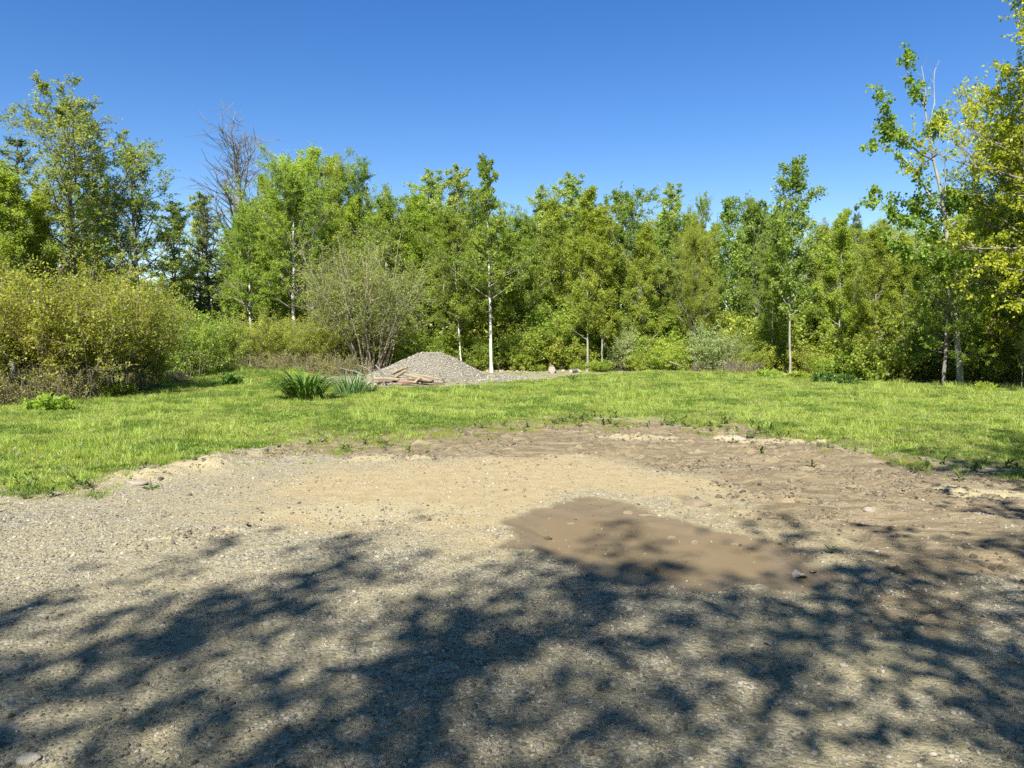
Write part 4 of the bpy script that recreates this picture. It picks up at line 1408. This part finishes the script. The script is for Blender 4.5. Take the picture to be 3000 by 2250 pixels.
def pile_h(x, y):
    # ridge with its top left of the middle and a long low tail to the right
    u, v = x, y
    a = np.hypot(np.where(u < 0, u / 2.25, u / 2.05), v / 1.75)
    h = 1.02 * np.maximum(0, 1 - a) ** .92
    h = np.minimum(h, .90 - .06 * np.abs(u) + .05 * (fbm(x * 2, y * 2, 80) - .5))
    t = np.hypot((u - 2.2) / 2.1, (v + .5) / 1.0)
    h = np.maximum(h, .16 * np.maximum(0, 1 - t))
    return h + (h > .01) * .07 * (fbm(x * 1.6 + 9, y * 1.6, 81) - .5)


px_ = np.linspace(-2.6, 4.4, 141)
py_ = np.linspace(-2.1, 2.1, 85)
AX, AY = np.meshgrid(px_, py_)
ax, ay = AX.ravel(), AY.ravel()
ah = pile_h(ax, ay) - .03 + .022 * (fbm(ax * 14, ay * 14, 82) - .5)
ii = (np.arange(84)[:, None] * 141 + np.arange(140)[None, :]).ravel()
pile = link("gravel_pile", None)
pile.location = PILE
tag(pile, "low heap of pale grey crushed gravel behind the lumber", "gravel pile")
link("mound", mesh_raw("mound", np.stack([ax, ay, ah], 1), [np.stack([ii, ii + 1, ii + 142, ii + 141], 1)], M['pile'], smooth=True), pile)


def joined_rocks(name, pos, size, seed, mat):
    base = [rock_mesh("tmp", seed + s, None, 1, .3, .7) for s in range(5)]
    BV, BF = [], []
    for b in base:
        v = np.zeros(len(b.vertices) * 3, np.float32); b.vertices.foreach_get("co", v)
        f = np.zeros(len(b.loops), np.int32); b.loops.foreach_get("vertex_index", f)
        BV.append(v.reshape(-1, 3)); BF.append(f.reshape(-1, 3))
        bpy.data.meshes.remove(b)
    r = np.random.RandomState(seed)
    V, Fc, lv, n = [], [], [], 0
    for p, s in zip(pos, size):
        k = r.randint(5)
        a = r.rand() * 6.28
        R = np.array(Euler((r.uniform(-.7, .7), r.uniform(-.7, .7), a)).to_matrix())
        V.append(BV[k] @ R.T * s + p)
        Fc.append(BF[k] + n)
        n += len(BV[k])
        lv += [r.rand()] * len(BV[k])
    return mesh_raw(name, np.concatenate(V), [np.concatenate(Fc)], mat, attrs={"lv": lv})


r = np.random.RandomState(83)
n = 9500
sx, sy = r.uniform(-2.5, 4.3, n), r.uniform(-2.0, 1.2, n)
sh = pile_h(sx, sy)
k = sh > .015
sx, sy, sh = sx[k], sy[k], sh[k]
stn = link("stones", joined_rocks("stones", np.stack([sx, sy, sh - .02], 1), np.clip(r.lognormal(-3.95, .3, len(sx)), .01, .045), 84, M['stone']), pile)
stn["kind"] = "stuff"


# ------------------------------------------------------------------ lumber and branches in front of the pile
def board_mesh(L, w, h, mat, seed, warp=.02):
    """sawn length along X: sagged, twisted, rounded arrises and ragged ends"""
    r = np.random.RandomState(seed)
    n = 9
    t = np.linspace(-.5, .5, n)
    c = min(w, h) * .12
    sec = np.array([(-w / 2 + c, -h / 2), (w / 2 - c, -h / 2), (w / 2, -h / 2 + c), (w / 2, h / 2 - c), (w / 2 - c, h / 2), (-w / 2 + c, h / 2), (-w / 2, h / 2 - c), (-w / 2, -h / 2 + c)])
    tw = r.uniform(-.12, .12)
    V = []
    for i, s in enumerate(t):
        a = tw * s
        ca, sa = math.cos(a), math.sin(a)
        for (yy, zz) in sec:
            y2, z2 = yy * ca - zz * sa, yy * sa + zz * ca
            x = s * L + (r.uniform(-.02, .02) if i in (0, n - 1) else 0)
            V.append((x, y2 + warp * math.sin(PI * (s + .5)) + r.normal() * .0015, z2 + warp * .6 * math.sin(PI * (s + .5)) + r.normal() * .0015))
    Q = []
    for i in range(n - 1):
        for j in range(8):
            Q.append((i * 8 + j, i * 8 + (j + 1) % 8, (i + 1) * 8 + (j + 1) % 8, (i + 1) * 8 + j))
    caps = np.array([list(range(7, -1, -1)), [(n - 1) * 8 + j for j in range(8)]])
    return mesh_raw("board", V, [np.array(Q), caps], mat)


def board(px0, py0, px1, py1, D0, D1, w, h, mat, label, seed, name="board", roll=0):
    a, b = at(px0, py0, D0), at(px1, py1, D1)
    d = b - a
    o = link(name, board_mesh(d.length, w, h, M[mat], seed))
    o.location = (a + b) / 2
    q = d.to_track_quat('X', 'Z')
    o.rotation_euler = (q.to_matrix() @ Euler((roll, 0, 0)).to_matrix()).to_euler()
    tag(o, label, "lumber", "old lumber heaped before the gravel pile")
    return o


board(1092, 1109, 1170, 1112, 21.35, 21.35, 0.108, 0.081, 'wood_new', "pale squared beam lying level at the left of the lumber heap", 1, "timber")
board(1185, 1096, 1265, 1117, 21.75, 21.05, 0.168, 0.062, 'wood_new', "wide pale plank sloping down to the right end of the heap", 2, "plank")
board(1200, 1096, 1296, 1112, 22.15, 21.65, 0.108, 0.056, 'wood_new', "long pale plank reaching furthest right onto the gravel", 3, "plank")
board(1150, 1095, 1192, 1076, 21.95, 21.65, 0.132, 0.050, 'wood_new', "short plank tilted up to the right at the top of the heap", 4, "plank")
board(1156, 1107, 1190, 1086, 21.55, 21.25, 0.072, 0.062, 'wood_new', "short stud tilted up against the top plank", 5)
board(1170, 1118, 1222, 1120, 21.05, 20.95, 0.120, 0.062, 'wood_red', "reddish-brown board end low in the middle of the heap", 6)
board(1110, 1085, 1165, 1092, 22.55, 22.35, 0.096, 0.037, 'wood_old', "grey weathered board lying at the back of the heap", 7)
board(1215, 1122, 1232, 1108, 20.65, 20.95, 0.072, 0.037, 'wood_new', "splintered orange-brown offcut leaning at the front of the heap", 8, "offcut")
board(1230, 1121, 1300, 1119, 21.45, 21.25, 0.156, 0.050, 'wood_old', "grey board flat on the ground under the long planks", 9)
board(1130, 1100, 1160, 1106, 21.75, 21.85, 0.192, 0.037, 'wood_old', "short grey board wedged behind the level beam", 10)
board(1100, 1123, 1180, 1126, 21.6, 21.3, .13, .06, 'wood_old', "dark weathered beam at the bottom left of the heap", 12, "timber")
board(1150, 1126, 1235, 1121, 21.2, 21.7, .12, .06, 'wood_old', "weathered beam crossing the bottom of the heap", 13, "timber")
board(1112, 1117, 1160, 1119, 21.9, 21.5, .12, .07, 'wood_rust', "dark brown short beam under the level pale one", 14, "timber")
board(1195, 1115, 1250, 1119, 21.8, 21.6, .14, .06, 'wood_rust', "dark brown board under the sloping planks", 15)
board(1120, 1109, 1195, 1104, 22.1, 22.2, .14, .05, 'wood_old', "long grey board lying across the back of the heap", 16)
board(1275, 1034, 1347, 1053, 24.5, 24.4, .10, .035, 'wood_rust', "dark brown plank lying down the right slope of the gravel pile", 11, "plank")


def stick(name, paths, mat, label, cat="branch", group=None):
    t = Tubes()
    O = Vector(paths[0][0][0])
    for pts, r0, r1 in paths:
        P = np.array([np.array(p) - np.array(O) for p in pts])
        # smooth by subdividing
        s = np.linspace(0, len(P) - 1, len(P) * 3)
        Q = np.stack([np.interp(s, np.arange(len(P)), P[:, c]) for c in range(3)], 1)
        Q[1:-1] = (Q[:-2] + 2 * Q[1:-1] + Q[2:]) / 4
        t.path(Q, np.linspace(r0, r1, len(Q)), 6)
    o = link(name, t.mesh(name, M[mat]))
    o.location = O
    tag(o, label, cat, group)
    return o


A = lambda px, py, D: tuple(at(px, py, D))
stick("dead_branch", [([A(1090, 1118, 20.4), A(1092, 1108, 20.4), A(1088, 1094, 20.4), A(1082, 1083, 20.4), A(1062, 1073, 20.5), A(1045, 1069, 20.6)], .028, .008),
                      ([A(1086, 1086, 20.4), A(1100, 1083, 20.4), A(1110, 1080, 20.3)], .012, .006), ([A(1082, 1083, 20.4), A(1090, 1075, 20.3), A(1096, 1071, 20.3)], .010, .005)],
      'bark', "dark crooked branch rising at the left end of the lumber heap", group="dead branches by the lumber")
stick("dead_branch", [([A(1125, 1106, 20.9), A(1118, 1096, 20.9), A(1112, 1083, 20.9), A(1104, 1073, 20.9), A(1100, 1070, 20.9)], .035, .022), ([A(1110, 1080, 20.9), A(1113, 1066, 20.9)], .016, .01)],
      'bark_dead', "thick pale forked branch standing in the lumber heap", group="dead branches by the lumber")
stick("dead_branch", [([A(1072, 1106, 20.8), A(1055, 1094, 20.9), A(1038, 1087, 21.0), A(1015, 1084, 21.1), A(996, 1077, 21.1)], .026, .010),
                      ([A(1014, 1085, 21.1), A(1013, 1100, 21.0)], .009, .006), ([A(1028, 1085, 21.), A(1027, 1097, 21.)], .008, .005)],
      'bark_dead', "long arched pale branch reaching left over the iris clump", group="dead branches by the lumber")
stick("dead_branch", [([A(1128, 1130, 20.0), A(1124, 1118, 20.0), A(1130, 1116, 20.0)], .03, .022)], 'bark_dead', "stubby pale branch stub at the foot of the lumber heap", group="dead branches by the lumber")
stick("dead_branch", [([A(2292, 1106, 25.2), A(2294, 1098, 25.2), A(2300, 1096, 25.2), A(2306, 1101, 25.1), A(2309, 1109, 25.1)], .05, .03), ([A(2300, 1097, 25.2), A(2324, 1102, 25.0)], .02, .012)],
      'bark_tan', "curled grey dead branch at the foot of the tall aspen")
stick("dead_branch", [([A(2215, 1104, 25.6), A(2250, 1107, 25.4), A(2285, 1110, 25.2)], .022, .012)], 'bark_dead', "straight pale stick lying on the lawn's edge left of the tall aspen")
stick("dead_branch", [([A(2372, 1116, 24.4), A(2400, 1118, 24.2)], .02, .01)], 'bark_dead', "short pale stick on the lawn's edge right of the tall aspen")
stick("dead_branch", [([A(1962, 1060, 27.4), A(1985, 1068, 27.2), A(2005, 1075, 27.1)], .03, .012)], 'bark_dead', "pale dead branch slanting out over the dry brush")
# broken bits at the foot of the heap
r = np.random.RandomState(5)
for i in range(16):
    p = gp(1105 + r.uniform(-25, 60), 1124 + r.uniform(-4, 7))
    o = link("rubble_stone", rock_mesh("rubble_stone", 300 + i, M['rock'], 2, .2, .7), None, p + Vector((0, 0, .02)))
    s = r.uniform(.03, .075)
    o.scale = (s, s, s); o.rotation_euler = (0, 0, r.rand() * 6)
    tag(o, "pale broken rubble stone at the foot of the lumber heap", "stone", "rubble under the lumber")
for i in range(24):
    q = r.rand()
    p = gp(1425 + 140 * q + r.uniform(-6, 6), 1091 + r.uniform(-4, 5) - 3 * q)
    o = link("rubble_stone", rock_mesh("rubble_stone", 330 + i, M['brick' if r.rand() < .45 else 'rock'], 2, .2, .75), None, p + Vector((0, 0, .03)))
    s = r.uniform(.035, .09) * (1.1 - .5 * q)
    o.scale = (s, s, s); o.rotation_euler = (0, 0, r.rand() * 6)
    tag(o, "broken orange or pale rubble stone in the row at the foot of the white birch", "stone", "rubble under the white birch")


# ------------------------------------------------------------------ cut logs at the back of the pad
def log_at(px, py, R, L, rz, label):
    p = gp(px, py)
    r = np.random.RandomState(int(px))
    e = bpy.data.objects.new("cut_log", None)
    sc.collection.objects.link(e)
    e.location = (p.x, p.y, p.z + R * .93)
    e.rotation_euler = (0, 0, rz)
    tag(e, label, "log", "cut logs on the gravel pad")
    k = 20
    prof = R * (1 + .06 * r.normal(size=k))
    a = np.arange(k) * 2 * PI / k
    V, Q = [], []
    ys = [0, .04, .35, .7, .96, 1]
    for i, t in enumerate(ys):
        f = .97 if i in (0, len(ys) - 1) else 1
        for j in range(k):
            V.append((math.cos(a[j]) * prof[j] * f, t * L, math.sin(a[j]) * prof[j] * f))
    for i in range(len(ys) - 1):
        for j in range(k):
            Q.append((i * k + j, i * k + (j + 1) % k, (i + 1) * k + (j + 1) % k, (i + 1) * k + j))
    link("bark", mesh_raw("bark", V, [np.array(Q)], M['bark'], smooth=True), e)
    # sawn face with rings
    m, nt, N, Lk, out = mat_new("sawn_end")
    tc = N.new("ShaderNodeTexCoord")
    w = N.new("ShaderNodeTexWave")
    w.wave_type = 'RINGS'; w.rings_direction = 'Y'
    w.inputs['Scale'].default_value = 12
    w.inputs['Distortion'].default_value = 2.5
    Lk.new(tc.outputs['Object'], w.inputs[0])
    col = ramp(nt, w.outputs[1], [(0.2, (0.26, 0.21, 0.17)), (.8, (0.40, 0.34, 0.28))])
    b = N.new("ShaderNodeBsdfPrincipled"); b.inputs['Roughness'].default_value = .9
    Lk.new(col, b.inputs['Base Color']); Lk.new(b.outputs[0], out.inputs[0])
    for y in (.004, L - .004):
        V = [(0, y + (-.006 if y < .1 else .006), 0)] + [(math.cos(a[j]) * prof[j] * .955, y, math.sin(a[j]) * prof[j] * .955) for j in range(k)]
        T = [(0, 1 + (j + 1) % k, 1 + j) if y > .1 else (0, 1 + j, 1 + (j + 1) % k) for j in range(k)]
        link("cut_face", mesh_raw("cut_face", V, [np.array(T)], m), e)


log_at(1617, 1093, .13, .9, -.04, "thick sawn log lying end-on at the back of the gravel pad")
log_at(1672, 1093, .075, .5, -.5, "small short log right of the thick sawn one")
for i, (px, py, s) in enumerate(((1650, 1090, .10), (1690, 1090, .13), (1702, 1092, .09))):
    p = gp(px, py)
    o = link("field_stone", rock_mesh("field_stone", 360 + i, M['rock'], 2, .2, .7), None, p + Vector((0, 0, s * .3)))
    o.scale = (s, s, s)
    tag(o, ("grey stone between the two cut logs", "larger grey stone right of the small log", "small grey stone furthest right of the cut logs")[i], "stone", "stones beside the cut logs")


# ------------------------------------------------------------------ strap-leaved clumps
def strap_mesh(seed, L, W, arch, mat):
    r = np.random.RandomState(seed)
    n = 7
    V, Q, lv = [], [], []
    ang = rad(r.uniform(4, 24))
    p = np.array([0., 0., 0.])
    v0 = r.rand()
    for i in range(n + 1):
        t = i / n
        w = W * (.55 + .9 * t) * (1 - t) ** .45 if t > .02 else W * .5
        w = min(w, W)
        V += [(p[0], p[1] - w / 2, p[2] + w * .2), (p[0], p[1], p[2]), (p[0], p[1] + w / 2, p[2] + w * .2)]
        lv += [v0 * (.4 + .6 * t)] * 3
        a = ang + arch * t ** 1.6
        p = p + np.array([math.sin(a), 0, math.cos(a)]) * L / n
    for i in range(n):
        b = i * 3
        Q += [(b, b + 1, b + 4, b + 3), (b + 1, b + 2, b + 5, b + 4)]
    return mesh_raw("leaf", V, [np.array(Q)], mat, smooth=True, attrs={"lv": lv})


def strap_plant(name, px, py, n, H, W, R, arch, mat, label, seed, wid=1.0):
    r = np.random.RandomState(seed)
    e = bpy.data.objects.new(name, None)
    sc.collection.objects.link(e)
    e.location = gp(px, py)
    e.scale = (wid, 1, 1)
    tag(e, label, "plant")
    var = [strap_mesh(seed * 10 + i, H * r.uniform(.8, 1.2), W, rad(arch) * r.uniform(.3, 1.3), M[mat]) for i in range(9)]
    for i in range(n):
        a, d = r.rand() * 2 * PI, math.sqrt(r.rand())
        o = link("leaf", var[r.randint(9)], e)
        o.location = (math.cos(a) * d * R * .6, math.sin(a) * d * R * .6, -.02)
        s = r.uniform(.65, 1.15) * (1.05 - .25 * d)
        o.scale = (s, s, s)
        o.rotation_euler = (r.normal() * .08, .02 + .25 * d * r.uniform(.2, 1.2), a + r.normal() * .5)


strap_plant("daylily", 895, 1172, 260, 1.05, .048, .60, 115, 'lf_lily', "large dark green daylily clump with arching strap leaves on the lawn's edge", 3)
strap_plant("iris_plant", 1030, 1155, 170, .56, .028, .50, 30, 'lf_iris', "blue-green iris clump with upright blades in front of the lumber", 4, wid=1.15)
strap_plant("daylily", 1088, 1150, 60, .34, .024, .22, 100, 'lf_lily', "low arching strap-leaved clump right of the iris", 6)
strap_plant("daylily", 1678, 1113, 34, .32, .024, .16, 90, 'lf_lily', "small isolated strap-leaved tuft at the front of the gravel pad", 5)


def leafy_plant(name, px, py, R, H, label, seed, mat='lf_bush'):
    T = build_shrub(seed, H, R, 22, .1, 1500, .09, .045, leaf=mat, n2=5, n3=4, base_r=.5, stem_r=.007, arch=.3, spread=.03)
    e = bpy.data.objects.new(name, None)
    sc.collection.objects.link(e)
    e.location = gp(px, py)
    tag(e, label, "plant", "leafy plants at the lawn's edge")
    for nm, me in zip(SH, (T.trunk, T.branches, T.crown)):
        if me:
            link(nm, me, e)


leafy_plant("leafy_plant", 682, 1128, .30, .36, "small dark green leafy plant on the bank left of the daylily", 401, 'lf_lily')
leafy_plant("leafy_plant", 2340, 1108, .35, .28, "low green weed clump right of the tall aspen", 402, 'lf_bush')
leafy_plant("leafy_plant", 2425, 1120, .45, .34, "dark rounded weed clump at the lawn's edge before the low bush", 403, 'lf_lily')
leafy_plant("leafy_plant", 2480, 1126, .40, .30, "dark weed clump below the bright spreading bush", 404, 'lf_lily')
leafy_plant("leafy_plant", 2255, 1103, .40, .26, "green weed clump left of the tall aspen's foot", 405, 'lf_bush')
leafy_plant("leafy_plant", 150, 1205, .5, .35, "pale weed clump at the foot of the grey canes", 406, 'lf_bush')
leafy_plant("leafy_plant", 330, 1160, .5, .38, "leafy weeds under the olive willow with the dark hollow", 407, 'lf_bush')
leafy_plant("leafy_plant", 2880, 1148, .2, .25, "small pale weed on the shaded grass at right", 408, 'lf_bush')

# ------------------------------------------------------------------ flat rocks, clods, leaves and twigs lying about
for i, (px, py, sx, sy, sz, mt, lb) in enumerate((
        (395, 1400, .15, .08, .05, 'rock', "low pale rock at the left end of the sandy ridge"),
        (2152, 1288, .17, .09, .05, 'rock', "small white flat rock in the thin grass beyond the mud"),
        (2550, 1487, .06, .045, .035, 'rock', "grey stone standing out of the rutted mud"),
        (1840, 1507, .06, .03, .022, 'clod', "flat pale mud flake on the far shore of the puddle"),
        (1895, 1512, .07, .03, .022, 'clod', "long pale mud flake on the puddle's far shore"),
        (1968, 1580, .03, .022, .026, 'clod', "pale mud clod sticking up in the middle of the puddle"),
        (2035, 1594, .035, .025, .026, 'clod', "crumbly pale mud clod right of the puddle's middle"),
        (2155, 1598, .05, .02, .018, 'clod', "pale mud crust at the puddle's right"),
        (1672, 1537, .03, .018, .018, 'clod', "small pale clod at the puddle's left"),
        (2040, 1480, .13, .09, .05, 'clod', "largest dried mud clod beside the wheel ruts"),
        (2530, 1840, .10, .05, .02, 'clod', "dusty pale stone lying in the shade at the lower right"),
        (780, 1830, .035, .022, .014, 'rock', "light flat pebble in the shaded gravel"),
        (85, 2228, .045, .035, .02, 'stone', "dark grey stone in the bottom left corner"),
        (640, 1840, .028, .02, .012, 'rock', "little pale pebble left of the light flat one"))):
    p = gp(px, py)
    o = link("flat_rock" if mt == 'rock' else ("mud_clod" if mt == 'clod' else "field_stone"), rock_mesh("flat_rock", 500 + i, M[mt], 3, .16, 1.0))
    o.location = p + Vector((0, 0, sz * .15))
    o.scale = (sx, sy, sz)
    o.rotation_euler = (0, 0, random.uniform(-.2, .2))
    tag(o, lb, "rock" if mt == 'rock' else ("clod" if mt == 'clod' else "stone"))


def dry_leaf(px, py, s, rz, label, seed):
    r = np.random.RandomState(seed)
    n = 9
    V, Q = [], []
    for i in range(n):
        t = i / (n - 1)
        w = math.sin(PI * min(1, .06 + .9 * t)) ** .8 * .45 * (1 + .18 * r.normal())
        for j in range(5):
            v = (j / 4 - .5) * 2
            V.append((t - .5, v * w, .30 * v * v * w * 1.3 + .10 * math.sin(t * 5) + .02 * r.normal()))
    for i in range(n - 1):
        for j in range(4):
            Q.append((i * 5 + j, i * 5 + j + 1, (i + 1) * 5 + j + 1, (i + 1) * 5 + j))
    o = link("dry_leaf", mesh_raw("dry_leaf", V, [np.array(Q)], M['dry_leaf'], smooth=True, attrs={"lv": r.rand(len(V))}))
    p = gp(px, py)
    o.location = (p.x, p.y, max(p.z, wlev) + .008)
    o.scale = (s, s, s)
    o.rotation_euler = (r.normal() * .15, r.normal() * .15, rz)
    tag(o, label, "leaf", "dry leaves on the mud")


dry_leaf(2345, 1692, .10, .3, "large curled grey-brown dry leaf in the wet mud", 1)
dry_leaf(2382, 1680, .055, .8, "small pale dry leaf beside the large curled one", 2)
dry_leaf(2250, 1888, .05, 1.8, "small dry leaf in a sunlit patch at the lower right", 3)

for i, (x0, y0, x1, y1, lb) in enumerate(((270, 1818, 300, 1812, "short dark twig on the sunlit gravel at left"), (2430, 1726, 2458, 1724, "thin dark twig on the wet mud below the large dry leaf"),
                                          (2615, 1596, 2628, 1570, "little forked twig sticking up from the ruts"), (2885, 1880, 2915, 1900, "straw-coloured twig in the shade at the far right"),
                                          (1070, 1650, 1100, 1654, "pale twig at the edge of the dappled shade"), (1690, 1732, 1752, 1728, "long straw lying in the dappled shade"),
                                          (1080, 2195, 1130, 2205, "pale straw in the shaded gravel at the bottom"), (330, 1890, 365, 1880, "curved thin twig on the gravel at left"))):
    a, b = gp(x0, y0, .012), gp(x1, y1, .012)
    if i == 2:
        b = a + Vector((.02, .0, .09))
    m_ = (a + b) / 2 + Vector((random.uniform(-.01, .01), random.uniform(-.02, .02), .006))
    stick("twig", [([tuple(a), tuple(m_), tuple(b)], .004, .002), ([tuple(m_), tuple(m_ + Vector((.02, .025, .008)))], .002, .0012)], 'bark_dead' if i not in (0, 1, 2) else 'bark', lb, "twig", "twigs on the yard")


# ------------------------------------------------------------------ dandelions and weeds
def dandelion(px, py, h, seed_head, label, seed, facing=0.):
    r = np.random.RandomState(seed)
    e = bpy.data.objects.new("dandelion", None)
    sc.collection.objects.link(e)
    p = gp(px, py)
    e.location = p
    tag(e, label, "flower", "dandelions in the lawn")
    t = Tubes()
    bx, by = r.normal() * .01, r.normal() * .01
    t.path(np.array([[0, 0, -.02], [bx * .5, by * .5, h * .5], [bx, by, h]]), [.003, .0028, .0025], 5)
    st_ = link("stalk", t.mesh("stalk", M['weed']), e)
    V, T, lv, k = [], [], [], 0
    R = .022 if not seed_head else .020
    for i in range(46 if not seed_head else 70):
        if seed_head:
            d = unit(r.normal(size=3))
            c = np.array([bx, by, h + R * .6])
            a_ = c + d * R * .55
            s_ = unit(np.cross(d, [.3, .5, .7])) * .004
            V += [a_ - s_, a_ + s_, c + d * R * 1.1]
        else:
            a = r.rand() * 2 * PI
            el = rad(r.uniform(5, 70))
            d = np.array([math.cos(a) * math.cos(el), math.sin(a) * math.cos(el), math.sin(el)])
            c = np.array([bx, by, h])
            s_ = np.array([-math.sin(a), math.cos(a), 0]) * .004
            V += [c + d * R * .3 - s_, c + d * R * .3 + s_, c + d * R * (1 - .35 * math.sin(el)) * 1.15]
        T.append((k, k + 1, k + 2)); k += 3
        lv += [r.rand()] * 3
    link("flower_head", mesh_raw("flower_head", V, [np.array(T)], M['seedhead' if seed_head else 'petal'], attrs={"lv": lv}), e)
    V, T, lv, k = [], [], [], 0
    for i in range(7):
        a = 2 * PI * i / 7 + r.normal() * .2
        L = r.uniform(.06, .11)
        d, s_ = np.array([math.cos(a), math.sin(a), 0]), np.array([-math.sin(a), math.cos(a), 0])
        V += [d * .005, d * L * .6 + s_ * .014 + [0, 0, .03], d * L + [0, 0, .02], d * L * .6 - s_ * .014 + [0, 0, .03]]
        T.append((k, k + 1, k + 2)); T.append((k, k + 2, k + 3)); k += 4
        lv += [r.rand()] * 4
    link("leaf_rosette", mesh_raw("leaf_rosette", V, [np.array(T)], M['weed'], attrs={"lv": lv}), e)


dandelion(213, 1372, .10, False, "bright yellow dandelion in the grass at left, left of the sandy ridge", 1)
dandelion(443, 1432, .11, False, "yellow dandelion in thin weeds at the gravel's left edge", 2)
dandelion(2636, 1280, .13, False, "single yellow dandelion in the right-hand lawn beyond the ruts", 3)
dandelion(120, 1340, .10, False, "yellow dandelion highest up in the left-hand grass", 4)
dandelion(98, 1372, .09, False, "half-hidden yellow dandelion left of the bright one", 5)
dandelion(1118, 1296, .11, False, "yellow dandelion at the lawn's edge behind the sandy ridge", 6)
dandelion(2302, 1226, .10, False, "tiny yellow dandelion on the lawn right of the middle", 7)
dandelion(2358, 1198, .10, False, "tiny yellow dandelion on the lawn before the tall aspen", 8)
dandelion(55, 1375, .16, True, "white dandelion clock nearest the left edge of the photo", 9)
dandelion(40, 1362, .18, True, "white dandelion clock behind the one at the left edge", 10)
dandelion(235, 1345, .17, True, "white dandelion clock above the bright yellow dandelion", 11)
dandelion(2955, 1176, .20, True, "tall white dandelion clock on the shaded grass at right", 12)
dandelion(2925, 1180, .16, True, "lower white dandelion clock left of the tall one in the shade", 13)
dandelion(2145, 1290, .14, True, "dandelion clock standing beside the small white flat rock", 14)

# scattered weeds where the lawn thins out
weeds = []
for s_ in range(4):
    r = np.random.RandomState(600 + s_)
    V, T, lv, k = [], [], [], 0
    for i in range(16):
        a = r.rand() * 2 * PI
        L, z0 = r.uniform(.03, .09), r.uniform(0, .06)
        d, sd = np.array([math.cos(a), math.sin(a), r.uniform(0, .9)]), np.array([-math.sin(a), math.cos(a), 0])
        b = np.array([0, 0, z0])
        V += [b, b + d * L * .6 + sd * .011, b + d * L, b + d * L * .6 - sd * .011]
        T.append((k, k + 1, k + 2)); T.append((k, k + 2, k + 3)); k += 4
        lv += [r.rand()] * 4
    weeds.append(src_obj("weed", mesh_raw("weed", V, [np.array(T)], M['weed'], attrs={"lv": lv})))
r = np.random.RandomState(61)
n = 5000
x, y = r.uniform(-9, 9, n), r.uniform(5, 14, n)
z = zones(x, y)
den = np.exp(-((z['lawn_d'] - .2) / .8) ** 2) * (1 - z['wet']) * sstep(.45, .65, fbm(x * 1.4, y * 1.4, 66)) * .9 + .003 * z['mud']
k = r.rand(n) < den
x, y = x[k], y[k]
wd = scatter("weeds", np.stack([x, y, hz(x, y)], 1), r.rand(len(x)) * 6.28, r.uniform(.5, 1.3, len(x)), r.randint(0, 4, len(x)), weeds)
kind(wd, "stuff", "sparse dark weeds where the lawn thins into bare earth", "weeds")
print("weeds", len(x))

# straw, needles and bits of bark lying on the near ground
straws = []
for s_ in range(4):
    r = np.random.RandomState(640 + s_)
    t = Tubes()
    t.path(np.array([[-.03, 0, .004], [0, r.normal() * .004, .006], [.03, r.normal() * .006, .004]]), [.0011, .0013, .0008], 3)
    straws.append(src_obj("straw", t.mesh("straw", M['straw' if s_ < 3 else 'bark'])))
r = np.random.RandomState(62)
n = 2600
x, y = r.uniform(-4.5, 6, n), r.uniform(2.4, 8, n)
z = zones(x, y)
den = (.15 + .85 * sstep(.5, .66, fbm(x * 1.1, y * 1.1, 73))) * (1 - z['wet']) * np.where(x > -.5, 1, .45)
k = r.rand(n) < den
x, y = x[k], y[k]
sw = scatter("straw_litter", np.stack([x, y, hz(x, y) + .002], 1), r.rand(len(x)) * 6.28, r.uniform(.4, 1.5, len(x)), r.randint(0, 4, len(x)), straws)
kind(sw, "stuff", "straw and needles strewn over the shaded gravel", "litter")
